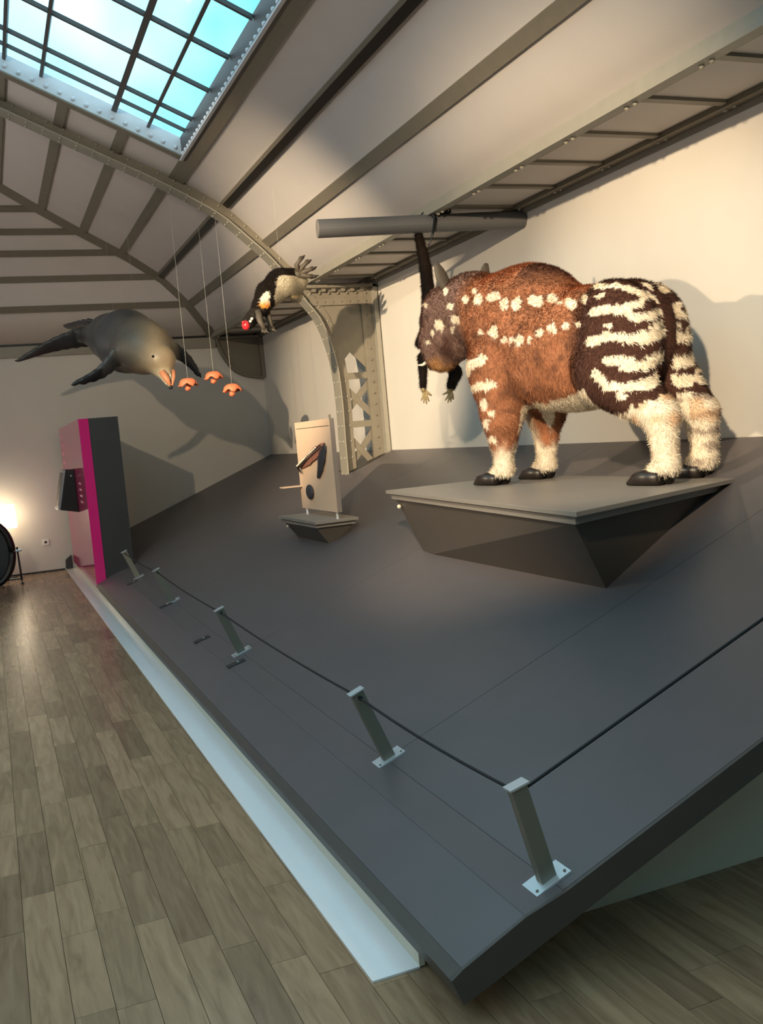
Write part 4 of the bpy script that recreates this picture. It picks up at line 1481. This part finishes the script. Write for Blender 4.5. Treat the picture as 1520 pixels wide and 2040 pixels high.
V, F = nets(pr, allp.min(0) - 0.17, allp.max(0) + 0.17, 0.0115)
X, Y = view_uv(V)
ex, ey = (X - 460) * 6.91, (Y - 490) * 6.91
jn = (vnoise(V, 20, 3) - 0.5) * 60
BK, WH, OR, CR = map(np.array, (lin(26, 19, 15), lin(238, 230, 212), lin(238, 170, 84), lin(196, 186, 164)))
col = np.tile(BK, (len(V), 1)) * (0.7 + 0.6 * vnoise(V, 18, 1))[:, None]
# flank and belly, right of the back stripe
backx = np.interp(ey, [340, 385, 450, 520, 600, 700], [900, 715, 650, 625, 615, 610])
col = mixc(col, ((ex + jn * 0.5 > backx) & (ey > 408)) * 1.0, CR)
chest = (seg_dist(ex + jn * 0.3, ey + jn * 0.3, [(500, 640), (470, 720), (470, 780)]) < np.interp(ey, [600, 700, 800], [18, 62, 75]))
col = mixc(col, chest * 1.0, WH)
col = mixc(col, chest * sstep(ey, 745, 810), OR)
col = mixc(col, (ey > 860) * 1.0, np.array(lin(48, 42, 38)))
np_mesh('body', V, F, 'skin', dv_, np.clip(col, 0, 1))
fur(V, F, normals(V, F), col, 14000, 0.028, 0.0018, np.array([-0.6, 0, -0.7]), dv_, 0.35)
hd = dp(490, 648, -.1)
MB().ball(hd, (0.036, 0.04, 0.042), 12, 8).build('snout', 'red_skin', dv_, smooth=True)
MB().ball(dp(485, 642, -.13), (0.016, 0.012, 0.012), 8, 6).build('nostril_pad', 'red_skin', dv_, smooth=True)
for (a, b2) in ((499, 640), (502, 635)):
    MB().ball(dp(a, b2, -.14), (0.014, 0.01, 0.012), 8, 6).build('cheek_patch', 'bone', dv_, smooth=True)
MB().ball(dp(494, 637, -.14), 0.008, 8, 6).build('eye', 'eye', dv_, smooth=True)
for ai, pts_ in enumerate(([(514, 622, -.08), (518, 640, -.14), (526, 655, -.16)], [(530, 620, .02), (536, 636, -.02), (541, 652, -.05)])):
    mb = MB().tube([dp(*q) for q in pts_], [0.036, 0.026, 0.018], 8)
    hx, hy, hdz = pts_[-1]
    for k in range(4):
        mb.tube([dp(hx - 3 + 2.5 * k, hy, hdz), dp(hx - 4 + 3 * k, hy + 5, hdz - .03), dp(hx - 1 + 4 * k, hy + 8 + (k % 2), hdz - .04)], [0.010, 0.008, 0.004], 6)
    mb.build('arm', 'grey_skin', dv_, smooth=True)
# webbing between arm and neck
MB().tube([dp(505, 625, -.05), dp(516, 632, -.06), dp(528, 640, -.05)], [0.05, 0.055, 0.03], 8, flat=0.45).build('arm_membrane', 'grey_skin', dv_, smooth=True)
# the big spread foot
ft = MB().tube([dp(586, 545, .03), dp(594, 547, 0), dp(600, 543, -.02)], [0.035, 0.045, 0.035], 8).build('foot', 'grey_skin', dv_, smooth=True)
for (x1, y1), (x2, y2), (x3, y3) in (((591, 528), (600, 514), (608, 508)), ((602, 532), (613, 521), (621, 517)), ((610, 540), (622, 535), (632, 531)), ((604, 549), (622, 551), (636, 548))):
    MB().tube([dp(595, 545, -.01), dp(x1, y1, -.03), dp((x1 + x2) / 2, (y1 + y2) / 2, -.05), dp(x2, y2, -.05)], [0.026, 0.024, 0.018, 0.022], 8).build('toe', 'grey_skin', dv_, smooth=True)
    MB().tube([dp(x2, y2, -.05), dp((x2 + x3) / 2, (y2 + y3) / 2 + 1, -.06), dp(x3, y3, -.05)], [0.020, 0.013, 0.002], 8).build('claw', 'claw', dv_, smooth=True)
# second, pale leg with a dark claw
MB().tube([dp(590, 588, .15), dp(582, 589, .05), dp(577, 590, .0)], [0.035, 0.028, 0.02], 8).build('hind_leg', 'pale_skin', dv_, smooth=True)
MB().tube([dp(578, 590, .0), dp(573, 592, -.02), dp(570, 594, -.03)], [0.018, 0.012, 0.003], 8).build('claw', 'claw', dv_, smooth=True)
q = dp(560, 553, .05)
MB().tube([q, np.array([q[0], q[1], VZ(q[0])])], 0.0007, 5).build('hanging_wire', 'thread', dv_)
